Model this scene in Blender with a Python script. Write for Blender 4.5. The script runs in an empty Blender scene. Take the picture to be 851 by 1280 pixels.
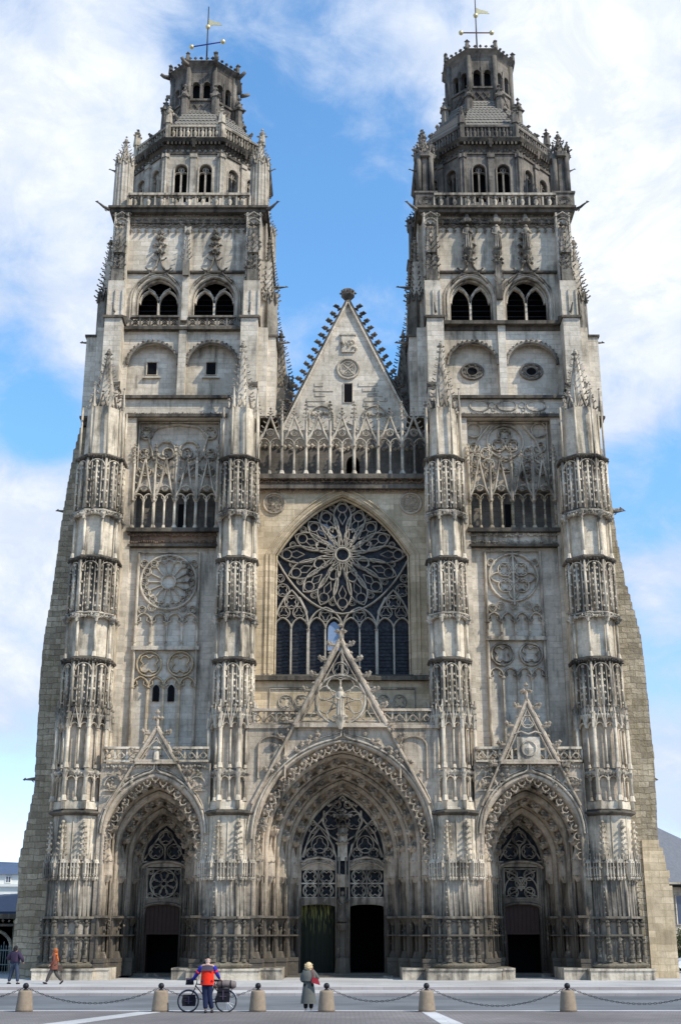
SUNE = 4.7; SKYTINT = (1.75, 2.6, 2.95)
import bpy, math, random
from math import pi, sin, cos, radians, sqrt, atan2
from mathutils import Matrix, Vector
random.seed(7)
SC = bpy.context.scene
COL = SC.collection
# ------------------------------------------------------------------ materials
def newmat(name):
    m = bpy.data.materials.new(name); m.use_nodes = True
    nt = m.node_tree
    return m, nt, nt.nodes, nt.links, nt.nodes['Principled BSDF']
def nd(ns, t, **k):
    n = ns.new(t)
    for a, b in k.items():
        if a in ('operation', 'blend_type', 'data_type', 'musgrave_type', 'noise_dimensions', 'interpolation_type', 'use_clamp', 'feature', 'offset'): setattr(n, a, b)
    return n
def mth(ns, ls, op, a, b=None, c=None, clamp=False):
    n = ns.new('ShaderNodeMath'); n.operation = op; n.use_clamp = clamp
    for i, v in enumerate((a, b, c)):
        if v is None: continue
        if isinstance(v, (int, float)): n.inputs[i].default_value = v
        else: ls.new(v, n.inputs[i])
    return n.outputs[0]
def mixc(ns, ls, f, a, b, bt='MIX'):
    n = ns.new('ShaderNodeMix'); n.data_type = 'RGBA'; n.blend_type = bt
    for sock, v in ((n.inputs[0], f), (n.inputs[6], a), (n.inputs[7], b)):
        if isinstance(v, (int, float)): sock.default_value = v
        elif isinstance(v, (tuple, list)): sock.default_value = (*v, 1)
        else: ls.new(v, sock)
    return n.outputs[2]
def ramp(ns, ls, v, lo, hi):
    n = ns.new('ShaderNodeMapRange'); n.interpolation_type = 'SMOOTHSTEP'
    n.inputs[1].default_value = lo; n.inputs[2].default_value = hi
    ls.new(v, n.inputs[0]); return n.outputs[0]
def noise(ns, ls, vec, scale, detail=4, rough=.55, dist=0):
    n = ns.new('ShaderNodeTexNoise'); n.inputs['Scale'].default_value = scale
    n.inputs['Detail'].default_value = detail; n.inputs['Roughness'].default_value = rough
    n.inputs['Distortion'].default_value = dist
    if vec is not None: ls.new(vec, n.inputs['Vector'])
    return n.outputs[0]
def stone(name, light, mid, dark, stain=.5, blocks=.3, bw=.95, bh=.36, lichen=0., moss=.6, bump=.35, low=0., rough=.9, streak=1., high=0., WOB=.06):
    m, nt, ns, ls, bs = newmat(name)
    geo = ns.new('ShaderNodeNewGeometry'); sep = ns.new('ShaderNodeSeparateXYZ'); ls.new(geo.outputs['Position'], sep.inputs[0])
    X, Y, Z = sep.outputs
    u = mth(ns, ls, 'ADD', X, mth(ns, ls, 'MULTIPLY', Y, .63))
    wob = noise(ns, ls, geo.outputs['Position'], .8, 2)
    zw = mth(ns, ls, 'ADD', Z, mth(ns, ls, 'MULTIPLY', wob, WOB))
    uv = ns.new('ShaderNodeCombineXYZ'); ls.new(u, uv.inputs[0]); ls.new(zw, uv.inputs[1])
    br = ns.new('ShaderNodeTexBrick'); ls.new(uv.outputs[0], br.inputs['Vector'])
    br.inputs['Scale'].default_value = 1; br.inputs['Brick Width'].default_value = bw; br.inputs['Row Height'].default_value = bh
    br.inputs['Mortar Size'].default_value = .016; br.inputs['Mortar Smooth'].default_value = .4
    br.inputs['Color1'].default_value = (0, 0, 0, 1); br.inputs['Color2'].default_value = (1, 1, 1, 1); br.inputs['Mortar'].default_value = (.5, .5, .5, 1)
    n1 = noise(ns, ls, geo.outputs['Position'], .33, 5, .6)
    n2 = noise(ns, ls, geo.outputs['Position'], 3.2, 6, .65)
    st = ns.new('ShaderNodeCombineXYZ'); ls.new(mth(ns, ls, 'MULTIPLY', u, 2.6), st.inputs[0]); ls.new(mth(ns, ls, 'MULTIPLY', Z, .28), st.inputs[1])
    ls.new(mth(ns, ls, 'MULTIPLY', Y, 1.7), st.inputs[2])
    n3 = noise(ns, ls, st.outputs[0], 1, 5, .6)
    n4 = noise(ns, ls, geo.outputs['Position'], 14, 4, .7)
    sepb = ns.new('ShaderNodeSeparateColor'); ls.new(br.outputs['Color'], sepb.inputs[0])
    c = mixc(ns, ls, ramp(ns, ls, n1, .35, .65), light, mid)
    bf = mth(ns, ls, 'MULTIPLY', sepb.outputs[0], blocks)
    c = mixc(ns, ls, bf, c, tuple(v*.55 for v in mid))
    c = mixc(ns, ls, mth(ns, ls, 'MULTIPLY', ramp(ns, ls, n2, .4, .75), .45), c, tuple(v*.5 for v in mid))
    # soot and run-off streaks
    s = mth(ns, ls, 'ADD', mth(ns, ls, 'MULTIPLY', n3, .62*streak), mth(ns, ls, 'MULTIPLY', n1, .38))
    s = ramp(ns, ls, s, .62-.3*stain, .80-.28*stain)
    s = mth(ns, ls, 'MULTIPLY', s, mth(ns, ls, 'ADD', .55, mth(ns, ls, 'MULTIPLY', n2, .7), clamp=True), clamp=True)
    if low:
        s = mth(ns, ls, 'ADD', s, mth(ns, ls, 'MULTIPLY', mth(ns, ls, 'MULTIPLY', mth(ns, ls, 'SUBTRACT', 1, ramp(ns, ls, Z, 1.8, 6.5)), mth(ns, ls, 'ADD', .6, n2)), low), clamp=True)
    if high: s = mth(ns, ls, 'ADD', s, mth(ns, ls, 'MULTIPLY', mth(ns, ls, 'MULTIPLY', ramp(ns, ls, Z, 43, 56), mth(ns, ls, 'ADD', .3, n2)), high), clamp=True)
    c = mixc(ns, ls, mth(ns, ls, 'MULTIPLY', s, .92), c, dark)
    if lichen:
        n5 = noise(ns, ls, st.outputs[0], 1.7, 4, .7)
        c = mixc(ns, ls, mth(ns, ls, 'MULTIPLY', ramp(ns, ls, n5, .5, .68), lichen), c, (.19, .15, .055))
    mort = mth(ns, ls, 'MULTIPLY', mth(ns, ls, 'MULTIPLY', br.outputs['Fac'], min(.65, blocks*1.6)), ramp(ns, ls, noise(ns, ls, geo.outputs['Position'], 1.1, 4, .6), .36, .6))
    n6 = noise(ns, ls, geo.outputs['Position'], .9, 6, .7)
    c = mixc(ns, ls, mth(ns, ls, 'MULTIPLY', ramp(ns, ls, n6, .54, .66), .5*stain), c, tuple(v*.42 for v in mid))
    c = mixc(ns, ls, mth(ns, ls, 'MULTIPLY', mth(ns, ls, 'SUBTRACT', 1, ramp(ns, ls, n6, .3, .42)), .35), c, tuple(min(1, v*1.12) for v in light))
    c = mixc(ns, ls, mort, c, tuple(v*.45 for v in mid))
    # soot, lichen on the weathered tops of ledges
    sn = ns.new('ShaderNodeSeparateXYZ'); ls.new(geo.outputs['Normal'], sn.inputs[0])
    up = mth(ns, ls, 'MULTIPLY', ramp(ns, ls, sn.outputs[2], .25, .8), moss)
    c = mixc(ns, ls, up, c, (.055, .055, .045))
    c = mixc(ns, ls, .22, c, mixc(ns, ls, n4, (0.25, .25, .25), (.8, .8, .8)), 'OVERLAY')
    c = mixc(ns, ls, 1.0, c, (1.0, .985, 1.005), 'MULTIPLY')
    ls.new(c, bs.inputs['Base Color']); bs.inputs['Roughness'].default_value = rough
    bs.inputs['Specular IOR Level'].default_value = .15
    bp = ns.new('ShaderNodeBump'); bp.inputs['Strength'].default_value = bump; bp.inputs['Distance'].default_value = .06
    h = mth(ns, ls, 'ADD', mth(ns, ls, 'MULTIPLY', n2, 1.2), mth(ns, ls, 'MULTIPLY', n4, .5))
    h = mth(ns, ls, 'SUBTRACT', h, mth(ns, ls, 'MULTIPLY', br.outputs['Fac'], .5*min(1, blocks*3)))
    ls.new(h, bp.inputs['Height']); ls.new(bp.outputs[0], bs.inputs['Normal'])
    return m
def plain(name, col, rough=.6, metal=0, var=.25, scale=6, bump=0., spec=.3, emit=None):
    m, nt, ns, ls, bs = newmat(name)
    tc = ns.new('ShaderNodeTexCoord')
    n = noise(ns, ls, tc.outputs['Object'], scale, 4, .6)
    c = mixc(ns, ls, n, tuple(v*(1-var) for v in col), tuple(min(1, v*(1+var)) for v in col))
    ls.new(c, bs.inputs['Base Color']); bs.inputs['Roughness'].default_value = rough; bs.inputs['Metallic'].default_value = metal
    bs.inputs['Specular IOR Level'].default_value = spec
    if bump:
        bp = ns.new('ShaderNodeBump'); bp.inputs['Strength'].default_value = bump; bp.inputs['Distance'].default_value = .02
        ls.new(noise(ns, ls, tc.outputs['Object'], scale*3, 4), bp.inputs['Height']); ls.new(bp.outputs[0], bs.inputs['Normal'])
    return m
M = {}
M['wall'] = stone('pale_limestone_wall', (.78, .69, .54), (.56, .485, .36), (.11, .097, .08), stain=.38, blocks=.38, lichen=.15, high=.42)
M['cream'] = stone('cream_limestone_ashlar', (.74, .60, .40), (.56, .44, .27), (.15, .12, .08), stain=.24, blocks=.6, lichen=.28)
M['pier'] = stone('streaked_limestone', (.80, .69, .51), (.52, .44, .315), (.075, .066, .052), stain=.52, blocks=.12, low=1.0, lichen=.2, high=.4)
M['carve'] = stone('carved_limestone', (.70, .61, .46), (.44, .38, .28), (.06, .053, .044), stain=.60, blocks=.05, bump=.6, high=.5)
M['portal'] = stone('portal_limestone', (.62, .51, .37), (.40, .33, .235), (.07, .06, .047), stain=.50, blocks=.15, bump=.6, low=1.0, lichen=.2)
M['dark'] = stone('sooty_limestone', (.27, .235, .185), (.16, .14, .11), (.05, .045, .038), stain=.58, blocks=.1, bump=.5)
M['ledge'] = stone('blackened_ledge_stone', (.18, .15, .11), (.10, .086, .064), (.036, .032, .027), stain=.6, blocks=.0, bump=.6)
M['rough'] = stone('rough_lichened_masonry', (.56, .475, .33), (.38, .315, .21), (.10, .083, .06), stain=.52, blocks=.8, bh=.34, bw=.62, lichen=.5, bump=1.3, streak=.7, WOB=.35)
M['frieze'] = stone('red_brown_frieze_stone', (.28, .18, .11), (.19, .13, .085), (.055, .043, .034), stain=.5, blocks=0, bump=.6)
M['soot'] = stone('soot_crusted_carving', (.36, .315, .245), (.21, .185, .14), (.045, .04, .033), stain=.58, blocks=.05, bump=.6)
M['tracery'] = stone('weathered_window_tracery', (.50, .44, .34), (.34, .30, .225), (.10, .09, .07), stain=.4, blocks=0, bump=.5)
M['recess'] = stone('shaded_recess_stone', (.22, .195, .155), (.14, .125, .10), (.05, .045, .038), stain=.5, blocks=.4)  # darker stone copy: shade of the gallery recesses put into the colour
M['void'] = plain('dark_interior', (.012, .012, .013), .95, spec=0)  # near-black colour stands in for the shade inside openings
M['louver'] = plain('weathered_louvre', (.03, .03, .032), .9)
def tiles():
    m, nt, ns, ls, bs = newmat('scale_stone_tiles')
    geo = ns.new('ShaderNodeNewGeometry'); sep = ns.new('ShaderNodeSeparateXYZ'); ls.new(geo.outputs['Position'], sep.inputs[0])
    n = noise(ns, ls, geo.outputs['Position'], 2.2, 5, .7)
    c = mixc(ns, ls, n, (.10, .085, .065), (.30, .27, .22)); ls.new(c, bs.inputs['Base Color']); bs.inputs['Roughness'].default_value = .9
    return m
M['tiles'] = tiles()
def glass():
    m, nt, ns, ls, bs = newmat('leaded_window_glass')
    geo = ns.new('ShaderNodeNewGeometry'); sep = ns.new('ShaderNodeSeparateXYZ'); ls.new(geo.outputs['Position'], sep.inputs[0])
    v = ns.new('ShaderNodeTexVoronoi'); v.inputs['Scale'].default_value = 5; ls.new(geo.outputs['Position'], v.inputs['Vector'])
    c = mixc(ns, ls, v.outputs['Distance'], (.014, .015, .018), (.06, .063, .07))
    ls.new(c, bs.inputs['Base Color']); bs.inputs['Roughness'].default_value = .5; bs.inputs['Specular IOR Level'].default_value = .12
    bp = ns.new('ShaderNodeBump'); bp.inputs['Strength'].default_value = .5; bp.inputs['Distance'].default_value = .03
    ls.new(v.outputs['Distance'], bp.inputs['Height']); ls.new(bp.outputs[0], bs.inputs['Normal'])
    return m
M['glass'] = glass()
M['pale_glass'] = plain('sky_reflection_glass', (.22, .29, .40), .35, spec=.3)  # pale blue colour stands in for sky mirrored in the glass
M['wood'] = plain('old_brown_door_wood', (.055, .030, .022), .7, scale=3)
M['iron'] = plain('black_iron', (.02, .02, .022), .5, .4)
M['gold'] = plain('gilded_copper', (.75, .6, .32), .35, .6)
M['rust'] = plain('rusty_rod', (.16, .07, .05), .7)
# ------------------------------------------------------------------ mesh builder
SPLIT = {'plinth_bench': .05, 'weathered_offset': .08, 'panel_glass': .2, 'leaf_frieze': .35, 'blind_tracery': .3, 'roundel': .4, 'quatrefoil_panel': .25, 'carved_spandrel': .5, 'gallery_balustrade': .2,
         'jamb_ledges': .15, 'cornice': .35, 'terrace_slab': .2, 'flank_buttress_': .1, 'sky_reflection_pane': .1, 'round_arch_moulding': .3, 'window_moulding': .25, 'small_window': .05, 'carved_panel': .3,
         'buttress_pinnacle': .35, 'statue_niche': 2, 'leaf_frieze_': .3, 'tympanum_tracery': .5, 'voussoir_canopies': .6, 'dome_ribs': .5, 'crockets': 1.2}
ZMAP = None
class MB:
    def __init__(s): s.V = []; s.F = []; s.T = None; s.sm = []
    def add(s, vs, fs, smooth=False):
        b = len(s.V)
        if s.T is not None: vs = [tuple(s.T @ Vector(v)) for v in vs]
        s.V.extend(vs); s.F.extend([tuple(b+i for i in f) for f in fs]); s.sm.extend([smooth]*len(fs))
    def box(s, x0, x1, y0, y1, z0, z1, tx=0, ty=0):
        s.add([(x0, y0, z0), (x1, y0, z0), (x1, y1, z0), (x0, y1, z0), (x0+tx, y0+ty, z1), (x1-tx, y0+ty, z1), (x1-tx, y1-ty, z1), (x0+tx, y1-ty, z1)],
              [(0, 3, 2, 1), (4, 5, 6, 7), (0, 1, 5, 4), (1, 2, 6, 5), (2, 3, 7, 6), (3, 0, 4, 7)])
    def slope(s, x0, x1, y0, y1, z0, z1):      # weathering: low at y0, high at y1
        s.add([(x0, y0, z0), (x1, y0, z0), (x1, y1, z0), (x0, y1, z0), (x0, y1, z1), (x1, y1, z1)], [(0, 3, 2, 1), (0, 1, 5, 4), (1, 2, 5), (0, 4, 3), (2, 3, 4, 5)])
    def prism(s, poly, y0, y1):                 # polygon in xz, extruded in y
        n = len(poly)
        s.add([(x, y0, z) for x, z in poly]+[(x, y1, z) for x, z in poly],
              [tuple(range(n)), tuple(range(2*n-1, n-1, -1))]+[(i, i+n, (i+1) % n+n, (i+1) % n) for i in range(n)])
    def vpoly(s, poly, z0, z1):
        n = len(poly)
        s.add([(x, y, z0) for x, y in poly]+[(x, y, z1) for x, y in poly],
              [tuple(range(n-1, -1, -1)), tuple(range(n, 2*n))]+[(i, (i+1) % n, (i+1) % n+n, i+n) for i in range(n)])
    def gon(s, cx, cy, r0, r1, z0, z1, n=8, rot=None, caps=True):   # r = circumradius
        if rot is None: rot = pi/n
        vs = [(cx+r*cos(rot+2*pi*i/n-pi/2), cy+r*sin(rot+2*pi*i/n-pi/2), z) for r, z in ((r0, z0), (r1, z1)) for i in range(n)]
        fs = [(i, (i+1) % n, (i+1) % n+n, i+n) for i in range(n)]
        if caps: fs += [tuple(range(n-1, -1, -1)), tuple(range(n, 2*n))]
        s.add(vs, fs, n > 10)
    def lathe(s, cx, cy, prof, n=10):
        m = len(prof)
        vs = [(cx+r*cos(2*pi*i/n), cy+r*sin(2*pi*i/n), z) for r, z in prof for i in range(n)]
        fs = [(j*n+i, j*n+(i+1) % n, (j+1)*n+(i+1) % n, (j+1)*n+i) for j in range(m-1) for i in range(n)]
        fs += [tuple(range(n-1, -1, -1)), tuple(range((m-1)*n, m*n))]
        s.add(vs, fs, True)
    def tube(s, pts, r, n=6, closed=False, flat=1.0):
        P = [Vector(p) for p in pts]; m = len(P); vs = []
        up0 = None
        for i, p in enumerate(P):
            a = P[(i-1) % m] if (closed or i > 0) else p
            b = P[(i+1) % m] if (closed or i < m-1) else p
            t = (b-a).normalized() if (b-a).length > 1e-9 else Vector((0, 0, 1))
            ref = Vector((0, 1, 0)) if abs(t.y) < .9 else Vector((1, 0, 0))
            u = t.cross(ref).normalized(); w = t.cross(u).normalized()
            rr = r[i] if isinstance(r, (list, tuple)) else r
            for k in range(n):
                q = p+u*(rr*cos(2*pi*k/n))+w*(rr*flat*sin(2*pi*k/n)); vs.append(tuple(q))
        fs = []
        for i in range(m if closed else m-1):
            j = (i+1) % m
            for k in range(n):
                l = (k+1) % n
                fs.append((i*n+k, i*n+l, j*n+l, j*n+k))
        if not closed: fs += [tuple(range(n-1, -1, -1)), tuple(range((m-1)*n, m*n))]
        s.add(vs, fs, n > 4)
    def bar(s, pts, y, w, d, closed=False):      # chamfered moulding on a path in xz; front at y, back at y+d
        m = len(pts); vs = []
        for i in range(m):
            x, z = pts[i]
            a = pts[(i-1) % m] if (closed or i > 0) else pts[i]
            b = pts[(i+1) % m] if (closed or i < m-1) else pts[i]
            dx, dz = b[0]-a[0], b[1]-a[1]; L = sqrt(dx*dx+dz*dz) or 1
            nx, nz = -dz/L, dx/L
            for o, yy in ((-.5, y+d), (-.5, y+d*.35), (-.2, y), (.2, y), (.5, y+d*.35), (.5, y+d)):
                vs.append((x+nx*w*o, yy, z+nz*w*o))
        fs = []
        for i in range(m if closed else m-1):
            j = (i+1) % m
            for k in range(5): fs.append((i*6+k, i*6+k+1, j*6+k+1, j*6+k))
        if not closed: fs += [(0, 5, 4, 3, 2, 1)[::-1], tuple((m-1)*6+k for k in (0, 5, 4, 3, 2, 1))]
        s.add(vs, fs)
    def blob(s, x, y, z, r, sx=1, sy=1, sz=1, j=.25):
        vs = []
        for a, b, c in ((1, 0, 0), (-1, 0, 0), (0, 1, 0), (0, -1, 0), (0, 0, 1), (0, 0, -1)):
            q = r*(1+random.uniform(-j, j)); vs.append((x+a*q*sx, y+b*q*sy, z+c*q*sz))
        s.add(vs, [(0, 2, 4), (2, 1, 4), (1, 3, 4), (3, 0, 4), (2, 0, 5), (1, 2, 5), (3, 1, 5), (0, 3, 5)])
    def ball(s, x, y, z, r, sx=1, sy=1, sz=1, n=8):
        prof = [(r*sin(pi*i/6), -r*cos(pi*i/6)) for i in range(7)]
        vs = [(x+a*cos(2*pi*k/n)*sx, y+a*sin(2*pi*k/n)*sy, z+b*sz) for a, b in prof for k in range(n)]
        s.add(vs, [(j*n+i, j*n+(i+1) % n, (j+1)*n+(i+1) % n, (j+1)*n+i) for j in range(6) for i in range(n)], True)
    def crocket(s, x, y, z, dx, dy, sz):         # curled leaf: stalk outwards, head turned up
        s.tube([(x, y, z), (x+dx*sz*.6, y+dy*sz*.6, z+sz*.05), (x+dx*sz, y+dy*sz, z+sz*.35)], [sz*.26, sz*.2, sz*.16], 4)
        s.blob(x+dx*sz*1.05, y+dy*sz*1.05, z+sz*.42, sz*.3)
    def split(s, gap):
        par = list(range(len(s.V)))
        def find(a):
            while par[a] != a: par[a] = par[par[a]]; a = par[a]
            return a
        for f in s.F:
            r = find(f[0])
            for v in f[1:]: par[find(v)] = r
        comp = {}
        for i, f in enumerate(s.F): comp.setdefault(find(f[0]), []).append(i)
        C = []
        for fs in comp.values():
            vs = {v for i in fs for v in s.F[i]}; P = [s.V[v] for v in vs]
            C.append([[min(p[k] for p in P) for k in range(3)], [max(p[k] for p in P) for k in range(3)], fs])
        merged = True
        while merged:
            merged = False; out = []
            for c in C:
                for o in out:
                    if all(c[0][k] <= o[1][k]+gap and o[0][k] <= c[1][k]+gap for k in range(3)):
                        o[0] = [min(a, b) for a, b in zip(o[0], c[0])]; o[1] = [max(a, b) for a, b in zip(o[1], c[1])]; o[2] = o[2]+c[2]; merged = True; break
                else: out.append([list(c[0]), list(c[1]), list(c[2])])
            C = out
        return C
    def build(s, name, mat, parent=None, cat=None):
        if name in SPLIT and len(s.V):
            C = s.split(SPLIT[name])
            if len(C) > 1:
                o = None
                for c in C:
                    m = MB(); mp = {}
                    for i in c[2]:
                        f = []
                        for v in s.F[i]:
                            if v not in mp: mp[v] = len(m.V); m.V.append(s.V[v])
                            f.append(mp[v])
                        m.F.append(tuple(f)); m.sm.append(s.sm[i])
                    o = m._build(name, mat, parent)
                return o
        return s._build(name, mat, parent)
    def _build(s, name, mat, parent=None):
        if ZMAP: s.V = [(x, y, ZMAP(z)) for x, y, z in s.V]
        me = bpy.data.meshes.new(name); me.from_pydata(s.V, [], s.F); me.validate(verbose=False)
        if len(me.polygons) == len(s.sm): me.polygons.foreach_set('use_smooth', s.sm)
        if mat: me.materials.append(M[mat] if isinstance(mat, str) else mat)
        me.update()
        o = bpy.data.objects.new(name, me); COL.objects.link(o)
        if parent: o.parent = parent
        return o
def thing(name, label, cat, loc=(0, 0, 0), rz=0, group=None):
    o = bpy.data.objects.new(name, None); COL.objects.link(o); o.location = loc; o.rotation_euler = (0, 0, rz)
    o['label'] = label; o['category'] = cat
    if group: o['group'] = group
    return o
def tag(o, label, cat, group=None):
    o['label'] = label; o['category'] = cat
    if group: o['group'] = group
    return o
def struct(o): o['kind'] = 'structure'; return o
def dup(o, loc, parent=None, mirror=False):
    c = o.copy(); COL.objects.link(c); c.location = loc
    if parent: c.parent = parent
    for ch in list(o.children):
        d = ch.copy(); COL.objects.link(d); d.parent = c
        for g in ch.children:
            e = g.copy(); COL.objects.link(e); e.parent = d
    return c
# ------------------------------------------------------------------ gothic shapes
def arch(cx, hw, zs, rise, n=12):                # pointed arch, left spring to right spring
    if rise < hw:
        R = rise; pts = [(cx-hw*cos(pi*i/(2*n)), zs+rise*sin(pi*i/(2*n))) for i in range(2*n+1)]; return pts
    R = (hw*hw+rise*rise)/(2*hw); c = R-hw; a1 = atan2(rise, c) if c > 1e-6 else pi/2
    L = [(cx-(R*cos(a1*i/n)-c), zs+R*sin(a1*i/n)) for i in range(n+1)]
    return L+[(2*cx-x, z) for x, z in reversed(L[:-1])]
def circ(cx, cz, r, n=20, a0=0, a1=2*pi):
    if a1-a0 >= 2*pi-1e-6: return [(cx+r*cos(a0+2*pi*i/n), cz+r*sin(a0+2*pi*i/n)) for i in range(n)]
    return [(cx+r*cos(a0+(a1-a0)*i/n), cz+r*sin(a0+(a1-a0)*i/n)) for i in range(n+1)]
def wall_arches(mb, x0, x1, z0, z1, y0, y1, ops, n=12):   # plate with several arched openings (cx, hw, zsill, zspring, rise)
    cur = x0
    for op in ops:
        cx, hw, zi, zs, rs = op[:5]
        mb.box(cur, cx-hw, y0, y1, z0, z1); cur = cx+hw
        if zi > z0: mb.box(cx-hw, cx+hw, y0, y1, z0, zi)
        A = (segarch if len(op) > 5 else arch)(cx, hw, zs, rs, n)
        for (xa, za), (xb, zb) in zip(A, A[1:]):
            mb.add([(xa, y0, za), (xb, y0, zb), (xb, y0, z1), (xa, y0, z1), (xa, y1, za), (xb, y1, zb), (xb, y1, z1), (xa, y1, z1)],
                   [(0, 1, 2, 3), (7, 6, 5, 4), (0, 4, 5, 1), (3, 2, 6, 7)])
    mb.box(cur, x1, y0, y1, z0, z1)
def sweep(mb, prof, zb, n=12, cx=0):             # prof: list of (hw, y, zs, rise); sweeps jamb + arch + jamb
    cols = []
    for hw, y, zs, rs in prof:
        A = arch(cx, hw, zs, rs, n)
        cols.append([(cx-hw, y, zb)]+[(x, y, z) for x, z in A]+[(cx+hw, y, zb)])
    m = len(cols[0]); vs = [p for c in cols for p in c]
    fs = [(j*m+i, j*m+i+1, (j+1)*m+i+1, (j+1)*m+i) for j in range(len(cols)-1) for i in range(m-1)]
    mb.add(vs, fs)
def spire(mb, x, y, z0, r, h, n=8, rows=7, knob=True, gab=True, cs=1., tw=0):
    rot = pi/n
    mb.gon(x, y, r*.8, r*.1, z0, z0+h, n, rot)
    for k in range(rows):
        t = (k+.6)/(rows+.3); rr = r*(1-t*.9); z = z0+h*t
        for i in range(n):
            a = rot+2*pi*i/n-pi/2
            if sin(a) > .5: continue
            mb.crocket(x+rr*cos(a), y+rr*sin(a), z, cos(a), sin(a), (.13+.15*(1-t))*r**.5*1.15*cs)
    if knob:
        t = z0+h
        mb.gon(x, y, r*.16, r*.2, t-.05, t+.12, 6); mb.ball(x, y, t+.22, .15*r**.5*cs, n=6); 
        for i in range(4): mb.blob(x+.2*r**.5*cos(i*pi/2), y+.2*r**.5*sin(i*pi/2), t+.02, .11*cs)
        mb.blob(x, y, t+.45*cs, .09*cs)
    if gab:
        for i in range(n):
            a = 2*pi*i/n-pi/2
            if sin(a) > .75: continue
            old = mb.T; Tm = Matrix.Translation((x, y, 0)) @ Matrix.Rotation(a+pi/2, 4, 'Z')
            mb.T = Tm if old is None else old @ Tm
            ap = r*cos(pi/n); hw = r*sin(pi/n)*.95
            mb.bar([(-hw, z0-.1), (0, z0+hw*3.2), (hw, z0-.1)], -ap-.1, .1, .18)
            mb.blob(0, -ap-.05, z0+hw*3.3+.1, .1)
            mb.T = old
def segarch(cx, hw, zs, rise, n=10):              # depressed pointed arch
    L = []
    for i in range(n+1):
        t = i/n; x = 2*t*(1-t)*.416+t*t; z = 2*t*(1-t)*.768+t*t; L.append((cx-hw+hw*x, zs+rise*z))
    return L+[(2*cx-x, z) for x, z in reversed(L[:-1])]
def frieze(mb, x0, x1, z0, z1, y, dens=9, d=.1):
    n = int((x1-x0)*dens)
    for i in range(n):
        r = random.uniform(.5, .9)*(z1-z0)*.42
        mb.blob(x0+(i+.5)*(x1-x0)/n+random.uniform(-.03, .03), y, (z0+z1)/2+random.uniform(-.2, .2)*(z1-z0), min(r, .16), 1, .9, 1.1)
def foil(mb, cx, cz, r, y, w, d, k=4, a0=None):   # quatrefoil etc. in a circle
    mb.bar(circ(cx, cz, r, 18), y, w, d, True)
    if a0 is None: a0 = pi/4
    pts = []
    for i in range(k):
        a = a0+2*pi*i/k; rr = r*(.5 if k > 3 else .46)
        lx, lz = cx+rr*cos(a)*.95, cz+rr*sin(a)*.95
        for t in range(5):
            b = a-pi*.62+pi*1.24*t/4; pts.append((lx+r*.36*cos(b), lz+r*.36*sin(b)))
    mb.bar(pts, y+.015, w*.75, d*.8, True)
def teardrop(cx, cz, a, r0, r1, w, n=10):         # petal outline, tip at r0 towards centre, round at r1
    L = []
    for i in range(n+1):
        t = i/n; q = r0+(r1-r0)*t; wd = w*sin(pi*t**1.4)**.8 if 0 < t < 1 else 0
        L.append((q, wd))
    pts = L+[(q, -wd) for q, wd in reversed(L[1:-1])]
    return [(cx+q*cos(a)-v*sin(a), cz+q*sin(a)+v*cos(a)) for q, v in pts]
def lancets(mb, x0, x1, n, z0, zs, y, w, d, cusps=True, ogee=False):
    s = (x1-x0)/n
    for i in range(n+1): mb.box(x0+i*s-w*.5, x0+i*s+w*.5, y+.002, y+d, z0, zs)
    for i in range(n):
        A = arch(x0+(i+.5)*s, s/2, zs, s*.62, 6); mb.bar(A, y, w, d)
        if cusps:
            c = x0+(i+.5)*s
            mb.bar([(c-s*.46, zs-.02), (c-s*.2, zs+s*.12), (c-s*.24, zs+s*.34)], y+.02, w*.6, d*.7)
            mb.bar([(c+s*.46, zs-.02), (c+s*.2, zs+s*.12), (c+s*.24, zs+s*.34)], y+.02, w*.6, d*.7)
def balustrade(mb, x0, x1, z0, z1, y, step=.7, kind='post', d=.22):
    h = z1-z0
    mb.box(x0, x1, y, y+d, z0, z0+h*.14); mb.box(x0, x1, y-.05, y+d+.05, z1-h*.15, z1)
    n = max(1, round((x1-x0)/step)); s = (x1-x0)/n
    for i in range(n+1):
        x = x0+i*s; mb.box(x-.05, x+.05, y+.03, y+d-.03, z0+h*.14, z1-h*.15)
    for i in range(n):
        c = x0+(i+.5)*s; zc = (z0+z1)/2
        if kind == 'flame':
            r = min(s*.42, h*.34)
            for sg in (-1, 1):
                mb.bar([(c-sg*s*.48, z0+h*.16), (c-sg*s*.3, zc-r*.2), (c-sg*s*.02, zc+r*.5), (c+sg*s*.1, z1-h*.16)], y+.03, .07, d-.06)
            mb.bar(circ(c, zc-r*.25, r*.5, 10), y+.04, .05, d-.08, True)
        elif kind == 'cross':
            mb.bar([(c-s*.5, z0+h*.12), (c+s*.5, z1-h*.14)], y+.05, .07, d-.08); mb.bar([(c-s*.5, z1-h*.14), (c+s*.5, z0+h*.12)], y+.06, .07, d-.08)
            mb.bar(circ(c, zc, h*.17, 8), y+.03, .06, d-.06, True)
        elif kind == 'baluster':
            zz = z0+h*.14; hh = h*.71
            mb.lathe(c, y+d/2, [(.07, zz), (.12, zz+hh*.08), (.07, zz+hh*.15), (.16, zz+hh*.4), (.13, zz+hh*.6), (.06, zz+hh*.72), (.13, zz+hh*.86), (.13, zz+hh)], 6)
        elif kind == 'foil':
            foil(mb, c, zc, min(s, h*.75)*.42, y+.04, .07, d-.08)
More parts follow.
